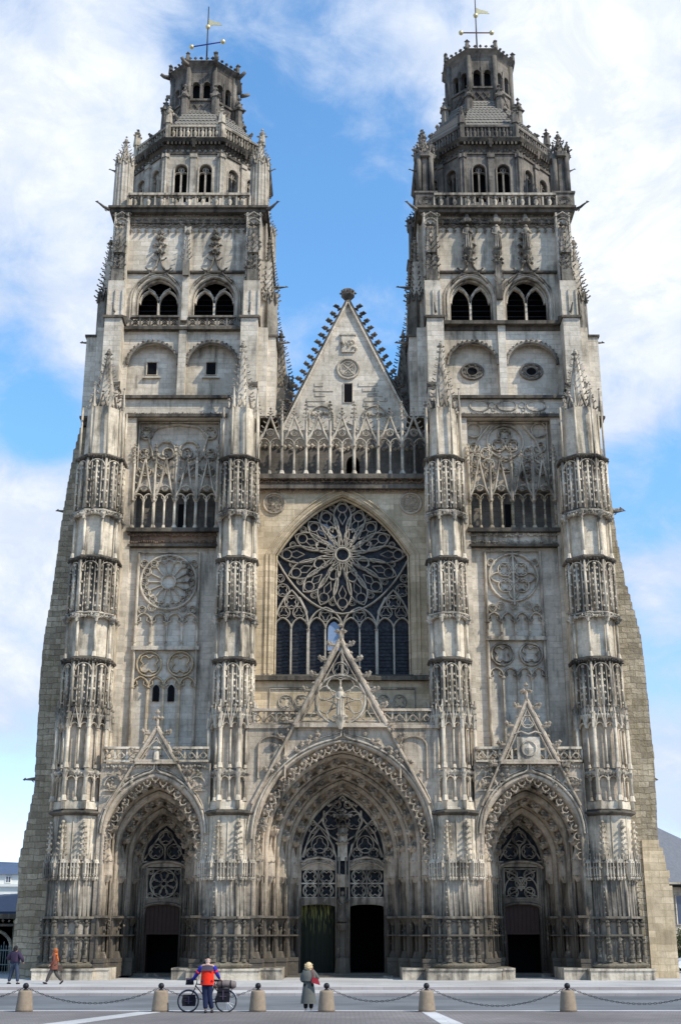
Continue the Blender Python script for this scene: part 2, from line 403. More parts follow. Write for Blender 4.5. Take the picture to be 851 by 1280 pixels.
def figure(mb, x, y, z, h, seed=0):               # draped stone figure
    k = h/1.75
    mb.lathe(x, y, [(.24*k, z), (.27*k, z+.1*k), (.21*k, z+.6*k), (.18*k, z+.95*k), (.23*k, z+1.3*k), (.2*k, z+1.42*k), (.07*k, z+1.5*k)], 9)
    mb.ball(x, y-.02*k, z+1.61*k, .125*k, .9, 1, 1.15)
    for sg in (-1, 1):
        mb.tube([(x+sg*.21*k, y, z+1.36*k), (x+sg*.27*k, y-.06*k, z+1.1*k), (x+sg*.08*k, y-.24*k, z+(1.05+.1*sg)*k)], [.07*k, .06*k, .045*k], 5)
    for i in range(5):
        a = -pi/2+(i-2)*.5
        mb.tube([(x+.2*k*cos(a), y+.2*k*sin(a), z+1.0*k), (x+.28*k*cos(a), y+.28*k*sin(a), z+.05*k)], .03*k, 4)
def gargoyle(mb, x, y, z, dx, dy, L, up=.25):
    px = [(x, y, z), (x+dx*L*.45, y+dy*L*.45, z+up*L*.25), (x+dx*L*.8, y+dy*L*.8, z+up*L*.8), (x+dx*L, y+dy*L, z+up*L)]
    mb.tube(px, [L*.17, L*.13, L*.085, L*.06], 6)
    hx, hy, hz = px[3]
    mb.blob(hx, hy, hz+L*.02, L*.12); mb.blob(hx+dx*L*.1, hy+dy*L*.1, hz-L*.01, L*.07)
    mb.blob(hx-dx*L*.06, hy-dy*L*.06, hz+L*.11, L*.055)
    mb.tube([(x+dx*L*.2, y+dy*L*.2, z+.05*L), (x+dx*L*.35, y+dy*L*.35, z-L*.18), (x+dx*L*.2, y+dy*L*.2, z-L*.25)], L*.05, 4)
# ================================================================== the cathedral
CATH = thing('cathedral', 'huge pale limestone Gothic cathedral front with two tall lantern-topped towers and three deep carved portals', 'cathedral')
X0 = .12
def part(name, mb, mat, parent=None, label=None):
    o = mb.build(name, mat, parent or CATH)
    if label: o['label'] = label
    return o
OCT = 1/cos(pi/8)
def faces5(mb, cx, cy, fn, n=8):                  # run fn(apothem frame) on the five forward faces
    for i in (-2, -1, 0, 1, 2):
        a = 2*pi*i/n
        old = mb.T; mb.T = Matrix.Translation((cx, cy, 0)) @ Matrix.Rotation(a, 4, 'Z')
        fn(i); mb.T = old
def make_pier(s, x, y, scl):
    """s: scale of the upper stages"""
    B = MB(); cap = []; 
    # body
    B.gon(0, 0, 1.5*OCT, 1.5*OCT, 0, .85); 
    B.gon(0, 0, 1.30*OCT, 1.30*OCT, .85, 6.2); B.gon(0, 0, 1.27*OCT, 1.27*OCT, 6.2, 8.6)
    B.gon(0, 0, 1.30*OCT, 1.16*OCT, 8.85, 9.4); B.gon(0, 0, 1.02*OCT*s**.5, 1.02*OCT*s**.5, 9.4, 14.2)
    r2 = 1.0*s
    B.gon(0, 0, .90*s*OCT, .88*s*OCT, 14.2, 29.9); B.gon(0, 0, .86*s*OCT, .80*s*OCT, 29.9, 33.3)
    B.box(-1.12*s, 1.12*s, 0, 2.6, .2, 29.9); B.box(-.8*s, .8*s, 0, 2.6, 29.9, 31.6); B.slope(-.8*s, .8*s, -.2, 2.6, 31.6, 33.0)
    body = part('pier', B, 'pier'); body.location = (x, y, 0)
    # upper shaft narrower: replaced by shaft with gablets
    def sub(name, mat): return MB(), name, mat
    L = MB()  # lips and ledges
    a = MB(); a.gon(0, 0, 1.31*OCT, 1.31*OCT, .9, 3.1); a.gon(0, 0, 1.305*OCT, 1.305*OCT, 3.1, 5.1)
    a.build('shade_soot_core', 'soot', body)  # core darkened for contrast: recess shade as well as soot put into the colour
    for za_, zb_, rr in ((9.35, 10.7, 1.03*s**.5), (11.1, 13.9, 1.03*s**.5), (14.6, 17.2, .91*s), (20.2, 23.3, .91*s), (26.6, 29.75, .91*s)):
        a = MB(); a.gon(0, 0, rr*OCT, rr*OCT, za_, zb_); a.build('shade_soot_core', 'soot' if zb_ > 14 else 'portal', body)  # dark recesses between the shafts, shade painted into the core stone
    def lip(mb, r, z, h=.25, o=.14):
        mb.gon(0, 0, r*OCT, (r+o)*OCT, z, z+h*.5); mb.gon(0, 0, (r+o)*OCT, (r+o)*OCT, z+h*.5, z+h*.75); mb.gon(0, 0, (r+o)*OCT, (r-.1)*OCT, z+h*.75, z+h*1.3)
    def addsub(name, mb, mat): 
        o = mb.build(name, mat, body); return o
    pl = MB(); pl.gon(0, 0, 1.62*OCT, 1.72*OCT, .62, .74); pl.gon(0, 0, 1.72*OCT, 1.45*OCT, .74, .9)
    pl.gon(0, 0, 1.68*OCT, 1.6*OCT, 0, .3); addsub('plinth', pl, 'rough' if scl else 'pier')
    # lower niche arcade
    a = MB()
    def f(i):
        hw = 1.38*math.tan(pi/8)
        for sx in (-1, -.02, 1):
            a.tube([(sx*hw, -1.42, .9), (sx*hw, -1.42, 3.15)], .085 if sx else .06, 6)
            a.gon(sx*hw, -1.44, .17, .1, .9, 1.25, 6); a.gon(sx*hw, -1.44, .12, .15, 1.5, 1.62, 6)
            for zz in (2.95, 2.75, 2.05, 1.85): a.blob(sx*hw+random.uniform(-.05, .05), -1.5, zz, .11)
            a.blob(sx*hw, -1.5, 1.1, .15)
        for sx in (-.5, .5):
            a.bar(arch(sx*hw, hw*.45, 2.65, .3, 5), -1.42, .06, .1); a.bar(arch(sx*hw, hw*.45, 1.85, .22, 5), -1.42, .06, .1)
            a.box(sx*hw-.05, sx*hw+.05, -1.36, -1.3, .9, 2.2)
        a.box(-hw-.03, hw+.03, -1.52, -1.3, 2.2, 2.3); a.box(-hw-.05, hw+.05, -1.58, -1.3, 3.1, 3.22)
    faces5(a, 0, 0, f); addsub('blind_arcade', a, 'pier')
    # plain stage ribs
    a = MB()
    def f(i):
        hw = 1.32*math.tan(pi/8)
        for sx in (-1, -.45, .1, .5, 1): a.tube([(sx*hw, -1.31, 3.2), (sx*hw, -1.31, 5.3)], .06 if abs(sx) == 1 else .035, 5)
        if i in (-1, 1): 
            for k in range(7): a.blob(.9*hw, -1.4, 3.4+k*.27, .07)
    faces5(a, 0, 0, f); addsub('ribbed_shaft', a, 'pier')
    # hanging canopies and tall crocketed finials
    a = MB()
    def f(i):
        hw = 1.32*math.tan(pi/8)
        for sx in (-.52, .52):
            x_ = sx*hw
            a.gon(x_, -1.42, .1, .22, 5.1, 5.45, 6); a.gon(x_, -1.42, .22, .2, 5.45, 6.0, 6); a.gon(x_, -1.45, .29, .2, 6.0, 6.2, 6)
            for k in range(3):
                a.blob(x_+(k-1)*.17, -1.62, 5.4, .09); a.blob(x_+(k-1)*.17, -1.63, 6.05, .07)
                a.box(x_+(k-1)*.17-.025, x_+(k-1)*.17+.025, -1.7, -1.5, 5.3, 6.1); a.blob(x_+(k-1)*.16+.07, -1.62, 5.75, .09); a.blob(x_+(k-1)*.16, -1.64, 5.2, .08, 1, 1, 1.6); a.gon(x_+(k-1)*.17, -1.6, .05, .01, 6.1, 6.55, 4)
        a.box(-hw, hw, -1.4, -1.25, 5.95, 6.12)
    faces5(a, 0, 0, f); addsub('canopy_band', a, 'carve')
    a = MB()
    def f(i):
        hw = 1.3*math.tan(pi/8)
        for sx in (-1.0,):
            x_ = sx*hw; a.tube([(x_+hw, -1.29, 6.2), (x_+hw, -1.29, 8.5)], .04, 4); a.tube([(x_, -1.38, 6.15), (x_, -1.38, 8.1)], [.13, .06], 5)
            for k in range(6):
                z = 6.45+k*.3; w = .26-.025*k
                a.blob(x_-w, -1.42, z, .09); a.blob(x_+w, -1.42, z, .09); a.blob(x_, -1.52, z, .08); a.box(x_-w, x_+w, -1.42, -1.34, z-.06, z-.01)
            a.ball(x_, -1.38, 8.2, .1, n=6)
    faces5(a, 0, 0, f); addsub('crocketed_finials', a, 'pier')
    a = MB(); lip(a, 1.36, 8.55, .26, .2); addsub('cornice', a, 'ledge')
    # colonnette stages
    R = 1.2*s**.5
    a = MB()
    def f(i):
        hw = R*math.tan(pi/8)
        a.tube([(hw, -R-.1, 8.9), (hw, -R-.1, 14.3)], .115, 6); a.box(-hw, hw, -R-.05, -R+.25, 8.9, 9.3)
        for z0 in (9.3, 11.1):
            a.tube([(0, -R, z0), (0, -R, z0+2.2)], .06, 5)
        for z in (9.35, 11.15): a.gon(hw, -R-.1, .19, .13, z, z+.3, 6); a.gon(0, -R, .12, .08, z, z+.2, 6)
        for sx in (-.5, .5):
            a.bar(arch(sx*hw, hw*.45, 10.45, .25, 5), -R-.06, .07, .15); a.bar(arch(sx*hw, hw*.45, 13.4, .3, 5), -R-.06, .07, .15)
    faces5(a, 0, 0, f); addsub('colonnettes', a, 'pier')
    a = MB(); lip(a, R, 10.75, .3, .1)
    def f(i):
        hw = R*math.tan(pi/8)
        frieze(a, -hw, hw, 10.7, 11.05, -R-.1, 6)
        a.gon(hw, -R-.12, .1, .2, 10.6, 10.9, 6)
    faces5(a, 0, 0, f); addsub('canopy_band', a, 'carve')
    a = MB()
    lip(a, R, 13.95, .3, .12)
    def f(i):
        hw = R*math.tan(pi/8)
        for sx in (-.5, .5):
            a.bar([(sx*hw-hw*.48, 13.5), (sx*hw, 14.55), (sx*hw+hw*.48, 13.5)], -R-.18, .09, .2); a.blob(sx*hw, -R-.15, 14.65, .1)
        a.tube([(hw, -R-.14, 13.4), (hw, -R-.14, 15.0)], [.13, .04], 4); a.tube([(0, -R-.1, 13.4), (0, -R-.1, 14.8)], [.1, .03], 4)
        for k in range(3): a.blob(hw, -R-.2, 13.9+k*.35, .1)
    faces5(a, 0, 0, f); addsub('gabled_canopy_band', a, 'carve')
    # three repeats: openwork stage, lip, plain stage, canopy band
    T = math.tan(pi/8)
    for (za, zb, zc, zd) in ((14.6, 17.2, 17.5, 19.7), (20.2, 23.3, 23.6, 26.0), (26.6, 29.75, 30.05, 33.0)):
        a = MB(); q = 1.08*s
        def f(i):
            hw = q*T
            a.tube([(hw, -q-.02, za), (hw, -q-.02, zb)], .085, 5)
            a.tube([(-hw*.55, -q, za), (-hw*.55, -q, zb)], .032, 4); a.tube([(hw*.55, -q, za), (hw*.55, -q, zb)], .032, 4)
            a.tube([(0, -q-.06, za+.1), (0, -q-.06, zb-.35)], [.1, .07], 5); a.ball(0, -q-.06, zb-.25, .11, n=6)
            a.bar(arch(0, hw*.85, zb-.5, .42, 5), -q-.1, .07, .15)
            n = int((zb-za-.5)/.36)
            for k in range(n):
                z = za+.3+k*.36
                for sx in (-1, 1): 
                    if k % 2 == 0: a.box(sx*(hw-.1)-.055, sx*(hw-.1)+.055, -q-.08, -q+.18, z-.05, z+.06)
                    a.blob(sx*.13, -q-.1, z+.12+random.uniform(-.03, .03), .07, 1, .8, 1.3)
        faces5(a, 0, 0, f); addsub('openwork_stage', a, 'pier')
        a = MB(); lip(a, 1.06*s, zb, .28, .22)
        def f(i):
            frieze(a, -1.2*s*T, 1.2*s*T, zb-.05, zb+.2, -1.22*s, 6)
        faces5(a, 0, 0, f); addsub('cornice', a, 'ledge')
        if zd < 30:
            a = MB()
            def f(i):
                a.tube([(1.03*s*T, -1.03*s, zc), (1.03*s*T, -1.03*s, zd)], .085, 6); a.gon(1.03*s*T, -1.03*s, .16, .1, zc, zc+.3, 6)
            faces5(a, 0, 0, f); addsub('colonnettes', a, 'pier')
            a = MB(); lip(a, 1.04*s, zd+.25, .25, .16)
            def f(i):
                hw = 1.15*s*T
                a.bar(arch(0, hw, zd-.1, .32, 6), -1.2*s, .1, .22)
                frieze(a, -hw, hw, zd+.05, zd+.4, -1.2*s, 6)
                a.gon(hw, -1.16*s, .06, .17, zd-.15, zd+.3, 6); a.blob(hw, -1.24*s, zd+.1, .13); a.blob(0, -1.2*s, zd+.62, .1)
            faces5(a, 0, 0, f); addsub('canopy_band', a, 'carve')
    a = MB(); q = .86*s
    def f(i):
        a.tube([(q*T*1.2, -q*1.22, 30.1), (q*T*1.2, -q*1.22, 33.4)], .07, 5)
    faces5(a, 0, 0, f); addsub('colonnettes', a, 'pier')
    a = MB(); spire(a, 0, 0, 33.1, .78*s, 4.7 if s < 1.1 else 4.2, 8, 9, cs=.85)
    def f(i):
        if i in (-1, 1, 0): 
            x_ = q*T*1.2
            a.gon(x_, -q*1.15, .13, .02, 33.2, 34.6, 4); a.blob(x_, -q*1.15, 34.7, .09)
    faces5(a, 0, 0, f); addsub('spire', a, 'carve')
    return body
PIERS = []
p_in = make_pier(1.0, -6.2, 1.5, True)
p_out = make_pier(1.22, -14.75, 1.6, True)
dup(p_in, (6.38, 1.5, 0)); dup(p_out, (14.95, 1.6, 0))
for o in list(CATH.children): pass
# ------------------------------------------------------------------ portals
def portal(cx, ho, ro, zso, hi, ri, zsi, yf, yd, orders, ledge_z, wx0, wx1, fig_step=.8):
    root = MB()
    wall_arches(root, wx0, wx1, .2, ledge_z, yf, yf+.5, [(cx, ho, .2, zso, ro)], 14)
    prof = []
    hollow = []
    for k in range(orders):
        t0, t1 = k/orders, (k+1)/orders
        h0, h1 = ho+(hi-ho)*t0, ho+(hi-ho)*t1; y0, y1 = yf+(yd-yf)*t0, yf+(yd-yf)*t1
        dh, dy = h0-h1, y1-y0
        seq = [(0, 0), (.05, -.07), (.13, -.07), (.18, .02), (.16, .10), (.22, .18), (.24, .5*dy), (.3, .72*dy), (dh*.62, .86*dy), (dh*.8, .82*dy), (dh*.84, .74*dy), (dh*.92, .74*dy), (dh*.97, .82*dy), (dh, dy)]
        for a, b in seq:
            h = h0-a; t = (ho-h)/(ho-hi)
            prof.append((h, y0+b, zso+(zsi-zso)*t, ro+(ri-ro)*t))
        h = h0-.2-dh*.1; t = (ho-h)/(ho-hi); hollow.append((h-.05, y0+.48*dy, zso+(zsi-zso)*t, ro+(ri-ro)*t))
    sweep(root, prof, .2, 14, cx)
    pm = part('portal', root, 'portal')
    def S(name, mb, mat): return mb.build(name, mat, pm)
    # moulded outer arch with ogee tip, lace of hanging cusps
    a = MB(); A = arch(cx, ho+.05, zso, ro+.05, 16); tip = A[len(A)//2]
    A2 = [p for p in A if abs(p[0]-cx) > .25]; h = len(A2)//2
    A3 = A2[:h]+[(cx-.1, tip[1]+.1), (cx, tip[1]+.75)]+[(cx+.1, tip[1]+.1)]+A2[h:]
    a.bar(A3, yf-.2, .13, .26)
    a.bar([(cx+(x-cx)*1.05, zso+(z-zso)*1.05) for x, z in A2[:h]+[(cx, tip[1]+.1)]+A2[h:]], yf-.1, .08, .14)
    S('archivolt_moulding', a, 'carve')
    a = MB(); A = arch(cx, ho-.22, zso-1.2, ro+.9, 40)
    acc = 0; last = None
    for i, (x, z) in enumerate(A):
        if last and sqrt((x-last[0])**2+(z-last[1])**2) < .42: continue
        last = (x, z)
        nx, nz = (cx-x), (zso-1-z); nl = sqrt(nx*nx+nz*nz); nx /= nl; nz /= nl; aa = atan2(nz, nx)
        a.bar(circ(x, z, .19, 7, aa-1.7, aa+1.7), yf-.06, .06, .1); a.blob(x+nx*.24, yf-.04, z+nz*.24, .09); a.blob(x-nx*.1, yf+.02, z-nz*.1, .1)
    S('cusped_fringe', a, 'portal')
    # voussoir canopies
    for (h, y, zs, rs) in hollow:
        a = MB(); A = arch(cx, h, zs, rs, 60); last = None; d = 0
        pts = []
        for i in range(1, len(A)):
            seg = sqrt((A[i][0]-A[i-1][0])**2+(A[i][1]-A[i-1][1])**2); d += seg
            if d > fig_step:
                d = 0; tx, tz = (A[i][0]-A[i-1][0])/seg, (A[i][1]-A[i-1][1])/seg
                if A[i][0] > cx: tx, tz = -tx, -tz
                x, z = A[i]
                nx, nz = (cx-x), (zs-z); nl = sqrt(nx*nx+nz*nz); nx/=nl; nz/=nl
                q = lambda u, v: (x+tx*u+nx*v, y-.12, z+tz*u+nz*v)
                a.tube([q(-.33, .0), q(-.2, .08), q(.02, .1), q(.04, .0), q(.3, 0)], [.10, .26, .33, .15, .17], 6)
                b = q(-.1, .28); a.blob(b[0], b[1]-.15, b[2], .17); b = q(-.02, .22); a.blob(b[0], b[1]-.3, b[2], .16)
                b = q(.2, .14); a.blob(b[0], b[1]-.1, b[2], .13)
        for sx in (-1, 1):      # jamb statues' empty niches: canopy and bracket
            x = cx+sx*h
            a.gon(x, y-.1, .12, .3, 5.05, 5.4, 6); a.gon(x, y-.1, .3, .26, 5.4, 6.15, 6); a.gon(x, y-.1, .3, .05, 6.15, 7.1, 6)
            for k in range(4): a.blob(x+.26*cos(pi+k), y-.1+.26*sin(pi+k), 5.35, .1); a.blob(x+.26*cos(pi+k), y-.1+.26*sin(pi+k), 6.2, .09)
            a.gon(x, y-.12, .1, .26, 2.75, 3.1, 6); a.gon(x, y-.12, .3, .3, 3.1, 3.2, 6)
            for k in range(5): a.blob(x-sx*.15+random.uniform(-.2, .2), y-.2, 2.5+k*.12, .09)
            a.tube([(x, y-.12, 1.0), (x, y-.12, 2.75)], .09, 6); a.gon(x, y-.12, .3, .14, .9, 1.4, 6)
            a.tube([(x-sx*.3, y+.12, 1.0), (x-sx*.3, y+.12, 5.0)], .05, 5)
        S('voussoir_canopies', a, 'portal')
    a = MB()
    for k in range(orders):
        t0, t1 = k/orders, (k+1)/orders
        h0, h1 = ho+(hi-ho)*t0, ho+(hi-ho)*t1; y0, y1 = yf+(yd-yf)*t0, yf+(yd-yf)*t1
        for sx in (-1, 1):
            for z, w in ((.85, .2), (2.2, .08), (3.15, .12)):
                a.add([(cx+sx*(h0+.02), y0-.15, z), (cx+sx*(h1-.12), y0-.15, z), (cx+sx*(h1-.14), y1-.1, z), (cx+sx*(h0+.02), y1-.1, z),
                       (cx+sx*(h0+.02), y0-.15, z+w), (cx+sx*(h1-.12), y0-.15, z+w), (cx+sx*(h1-.14), y1-.1, z+w), (cx+sx*(h0+.02), y1-.1, z+w)],
                      [(0, 1, 2, 3), (4, 5, 6, 7), (0, 1, 5, 4), (1, 2, 6, 5), (2, 3, 7, 6), (3, 0, 4, 7)])
            a.add([(cx+sx*(h0+.02), y0-.12, .1), (cx+sx*(h1-.10), y0-.12, .1), (cx+sx*(h1-.12), y1-.08, .1), (cx+sx*(h0+.02), y1-.08, .1),
                   (cx+sx*(h0+.02), y0-.12, .84), (cx+sx*(h1-.10), y0-.12, .84), (cx+sx*(h1-.12), y1-.08, .84), (cx+sx*(h0+.02), y1-.08, .84)],
                  [(0, 1, 2, 3), (4, 5, 6, 7), (0, 1, 5, 4), (1, 2, 6, 5), (2, 3, 7, 6), (3, 0, 4, 7)])
    S('jamb_ledges', a, 'portal')
    return pm, S
def gable(S, cx, hw, z0, za, y, w, name='portal_gable', zmid=None, step=.62, tri=None):
    a = MB()
    for sx in (-1, 1):
        t = (za-(zmid or z0))/(za-z0)
        a.bar([(cx+sx*hw*t, zmid), (cx, za)], y, w, .34); a.bar([(cx+sx*hw, z0), (cx+sx*hw*t, zmid)], y+.12, w*.55, .24); a.bar([(cx+sx*(hw*t-w*.9), zmid), (cx, za-w*2.1)], y+.06, .09, .22)
        L = sqrt(hw*hw+(za-z0)**2); n = int(L/step)
    if zmid: 
        t = (za-zmid)/(za-z0); a.box(cx-hw*t, cx+hw*t, y+.03, y+.3, zmid-.12, zmid+.12)
    a.tube([(cx, y+.15, za-.1), (cx, y+.15, za+.55)], .09, 6)
    c = a
    for sx in (-1, 1):
        for k in range(1, n):
            t = k/n; x = cx+sx*(hw*(1-t)+w*.3); z = z0+(za-z0)*t
            if z < zmid-1.6: continue
            if k % 2 == 0: c.crocket(x, y+.1, z+.1, sx*.9, -.3, .42); c.blob(x+sx*.3, y+.05, z+.12, .15); c.blob(x+sx*.2, y, z+.25, .1); c.blob(x+sx*.42, y+.1, z+.2, .09)
            else: c.blob(x+sx*.05, y+.1, z+.1, .1)
    for i in range(6): c.blob(cx+.25*cos(i), y+.15+.25*sin(i), za+.5, .13)
    c.blob(cx, y+.15, za+.85, .17)
    return S(name, a, 'portal')
def tymp(S, cx, hi, ri, zsi, yd, central):
    g = MB(); g.prism([(cx-hi-.1, 3.95)]+arch(cx, hi+.1, zsi, ri+.1, 10)+[(cx+hi+.1, 3.95)], yd+.32, yd+.36); S('window_glass', g, 'glass')
CP, S = portal(X0, 5.0, 5.5, 7.3, 2.62, 3.9, 6.5, .7, 6.0, 4, 13.55, -5.35, 5.55, .85)
gable(S, X0-.12, 4.95, 9.2, 18.5, .3, .32, zmid=13.55, step=.5)
# wheel, trefoil and seated figure in the gable
cx = X0-.12
a = MB(); a.bar(circ(cx, 15.0, 1.42, 28), .36, .13, .22, True); a.bar(circ(cx, 15.0, .4, 12), .38, .08, .2, True)
for i in range(8): a.bar(teardrop(cx, 15.0, pi/8+i*pi/4, .42, 1.36, .42), .4, .07, .16, True)
a.bar(circ(cx, 16.72, .45, 12), .4, .08, .18, True); foil(a, cx, 16.72, .45, .42, .07, .15, 3, -pi/6)
a.bar([(cx-.85, 16.3), (cx, 17.75), (cx+.85, 16.3)], .42, .08, .16)
for sx in (-1, 1):
    a.bar([(cx+sx*1.5, 13.75), (cx+sx*1.75, 14.0), (cx+sx*1.5, 14.4), (cx+sx*1.15, 14.0), (cx+sx*1.5, 13.75)], .42, .07, .15)
    a.bar([(cx+sx*.5, 13.8), (cx+sx*1.2, 13.78), (cx+sx*2.2, 13.78)], .42, .09, .15)
S('gable_tracery', a, 'carve')
a = MB(); a.gon(cx, .3, .1, .42, 13.3, 14.0, 8); figure(a, cx, .28, 14.0, 1.75)
for i in range(8): a.blob(cx+.38*cos(i*.8), .3+.3*sin(i*.8), 13.95, .15)
S('statue', a, 'pier')['label'] = 'robed stone figure seated in the central gable wheel'
# door wall of the central portal
def pier_col(mb, x, y, z0, z1, r): mb.tube([(x, y, z0), (x, y, z1)], r, 6)
a = MB(); yd = 6.0
a.box(X0-.42, X0+.42, yd-.35, yd+.35, .2, 4.2)
a.box(X0-2.75, X0-2.42, yd-.1, yd+.4, .2, 6.6); a.box(X0+2.42, X0+2.75, yd-.1, yd+.4, .2, 6.6)
for x in (-.38, -.19, .19, .38): pier_col(a, X0+x, yd-.38, .4, 6.6, .055)
figure(a, X0, yd-.55, 2.95, 1.75)
a.gon(X0, yd-.45, .5, .4, .2, 1.0, 8); a.gon(X0, yd-.45, .25, .4, 2.5, 2.9, 8); a.gon(X0, yd-.42, .36, .32, 4.9, 5.6, 8)
for i in range(14): a.blob(X0+random.uniform(-.35, .35), yd-.5, random.choice((2.8, 3.4, 3.8, 4.1, 5.0, 5.6, 3.0)), .1)
for z in (7.4, 7.9, 8.4, 8.9): 
    for sx in (-1, 0, 1): a.blob(X0+sx*.25, yd-.5, z, .14)
S('trumeau', a, 'portal')
for sx in (-1, 1):
    c = X0+sx*1.42
    a = MB(); y = yd-.2
    wall_arches(a, c-1.0, c+1.0, 3.7, 4.32, y, y+.5, [(c, .98, 3.7, 3.8, .14)], 6)
    a.box(c-1.02, c+1.02, y, y+.4, 5.9, 6.05)
    a.bar([(c-1.0, 6.2), (c-.7, 6.45), (c, 6.6), (c+.7, 6.45), (c+1.0, 6.2)], y-.12, .22, .4)
    a.box(c-1.0, c+1.0, y-.05, y+.4, 6.05, 6.42)
    a.bar([(c-1.0, 5.95), (c-.6, 6.2), (c, 6.3), (c+.6, 6.2), (c+1.0, 5.95)], y-.2, .1, .2)
    for q in range(9): a.blob(c-.9+q*.225, y-.12, 6.3, .1)
    S('door_lintel', a, 'portal')
    a = MB()
    for ix in (-1, 1):
        for iz in (0, 1): foil(a, c+ix*.48, 4.72+iz*.8, .40, y, .08, .2)
    for z in (4.32, 5.12, 5.9): a.box(c-1, c+1, y+.02, y+.2, z-.04, z+.04)
    a.box(c-.03, c+.03, y+.02, y+.2, 4.3, 5.9)
    S('transom_tracery', a, 'carve')
# tympanum tracery
a = MB(); y = 5.85
a.bar(arch(X0, 2.55, 6.5, 3.85, 12), y, .2, .3)
for sx in (-1, 1):
    a.bar([(X0+sx*2.4, 6.6), (X0+sx*1.9, 8.0), (X0+sx*.9, 9.2), (X0, 10.2)], y+.05, .1, .2)
    a.bar([(X0+sx*.35, 6.6), (X0+sx*.9, 8.0), (X0+sx*1.6, 8.6), (X0+sx*1.9, 8.9)], y+.05, .1, .2)
    c = X0+sx*1.35
    a.bar([(c-.95, 6.6), (c-.8, 7.3), (c, 8.3), (c+.8, 7.3), (c+.95, 6.6)], y+.04, .1, .2)
    foil(a, c, 7.35, .5, y+.06, .07, .17, 3, pi/2); foil(a, c-.5, 6.85, .3, y+.06, .06, .17); foil(a, c+.5, 6.85, .3, y+.06, .06, .17)
    foil(a, X0+sx*.68, 8.75, .52, y+.06, .08, .17); foil(a, X0+sx*1.75, 8.3, .3, y+.06, .06, .17); foil(a, X0+sx*.32, 9.65, .22, y+.06, .06, .17, 3)
    a.bar([(X0, 7.4), (X0+sx*.8, 7.9), (X0+sx*1.15, 8.6), (X0+sx*1.1, 9.3)], y+.05, .12, .2)
a.box(X0-.55, X0+.55, y-.15, y+.05, 8.9, 9.1); a.box(X0-.28, X0+.28, y-.2, y+.05, 6.4, 8.3)
for i in range(20): a.blob(X0+random.uniform(-.45, .45), y-.1, random.uniform(8.1, 9.4), .1)
for i in range(9): a.blob(X0+(i-4)*.2, y-.3, 9.9-abs(i-4)*.08, .13)
S('tympanum_tracery', a, 'carve')
tymp(S, X0, 2.62, 3.9, 6.5, 6.0, True)
# dark nave interior behind the doors
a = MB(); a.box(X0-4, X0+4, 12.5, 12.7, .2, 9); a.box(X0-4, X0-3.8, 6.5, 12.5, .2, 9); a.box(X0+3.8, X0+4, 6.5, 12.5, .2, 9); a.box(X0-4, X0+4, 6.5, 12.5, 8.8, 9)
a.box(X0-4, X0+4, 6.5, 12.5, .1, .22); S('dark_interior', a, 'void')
def curtain_mat():
    m, nt, ns, ls, bs = newmat('yellow_green_curtain'); geo = ns.new('ShaderNodeNewGeometry'); sep = ns.new('ShaderNodeSeparateXYZ'); ls.new(geo.outputs['Position'], sep.inputs[0])
    cv = ns.new('ShaderNodeCombineXYZ'); ls.new(mth(ns, ls, 'MULTIPLY', sep.outputs[0], 9), cv.inputs[0]); ls.new(mth(ns, ls, 'MULTIPLY', sep.outputs[2], .6), cv.inputs[1])
    n = ramp(ns, ls, noise(ns, ls, cv.outputs[0], 1.6, 4), .50, .62)
    c = mixc(ns, ls, mth(ns, ls, 'MULTIPLY', n, ramp(ns, ls, sep.outputs[2], 2.0, 3.6)), (.012, .014, .006), (.26, .25, .07)); ls.new(c, bs.inputs['Base Color']); bs.inputs['Roughness'].default_value = .9
    return m
M['curtain'] = curtain_mat()
a = MB(); pts = [(X0-2.4+i*.1, 6.6+.09*sin(i*1.9)) for i in range(20)]
vs = [(x, y, z) for z in (.22, 3.95) for x, y in pts]; n = len(pts); a.add(vs, [(i, i+1, i+1+n, i+n) for i in range(n-1)], True); S('door_curtain', a, 'curtain')
a = MB(); a.box(X0-3.0, X0+3.0, 4.6, 6.4, 0, .2); a.box(X0-3.3, X0+3.3, 4.0, 4.6, 0, .1); S('doorstep', a, 'pier')
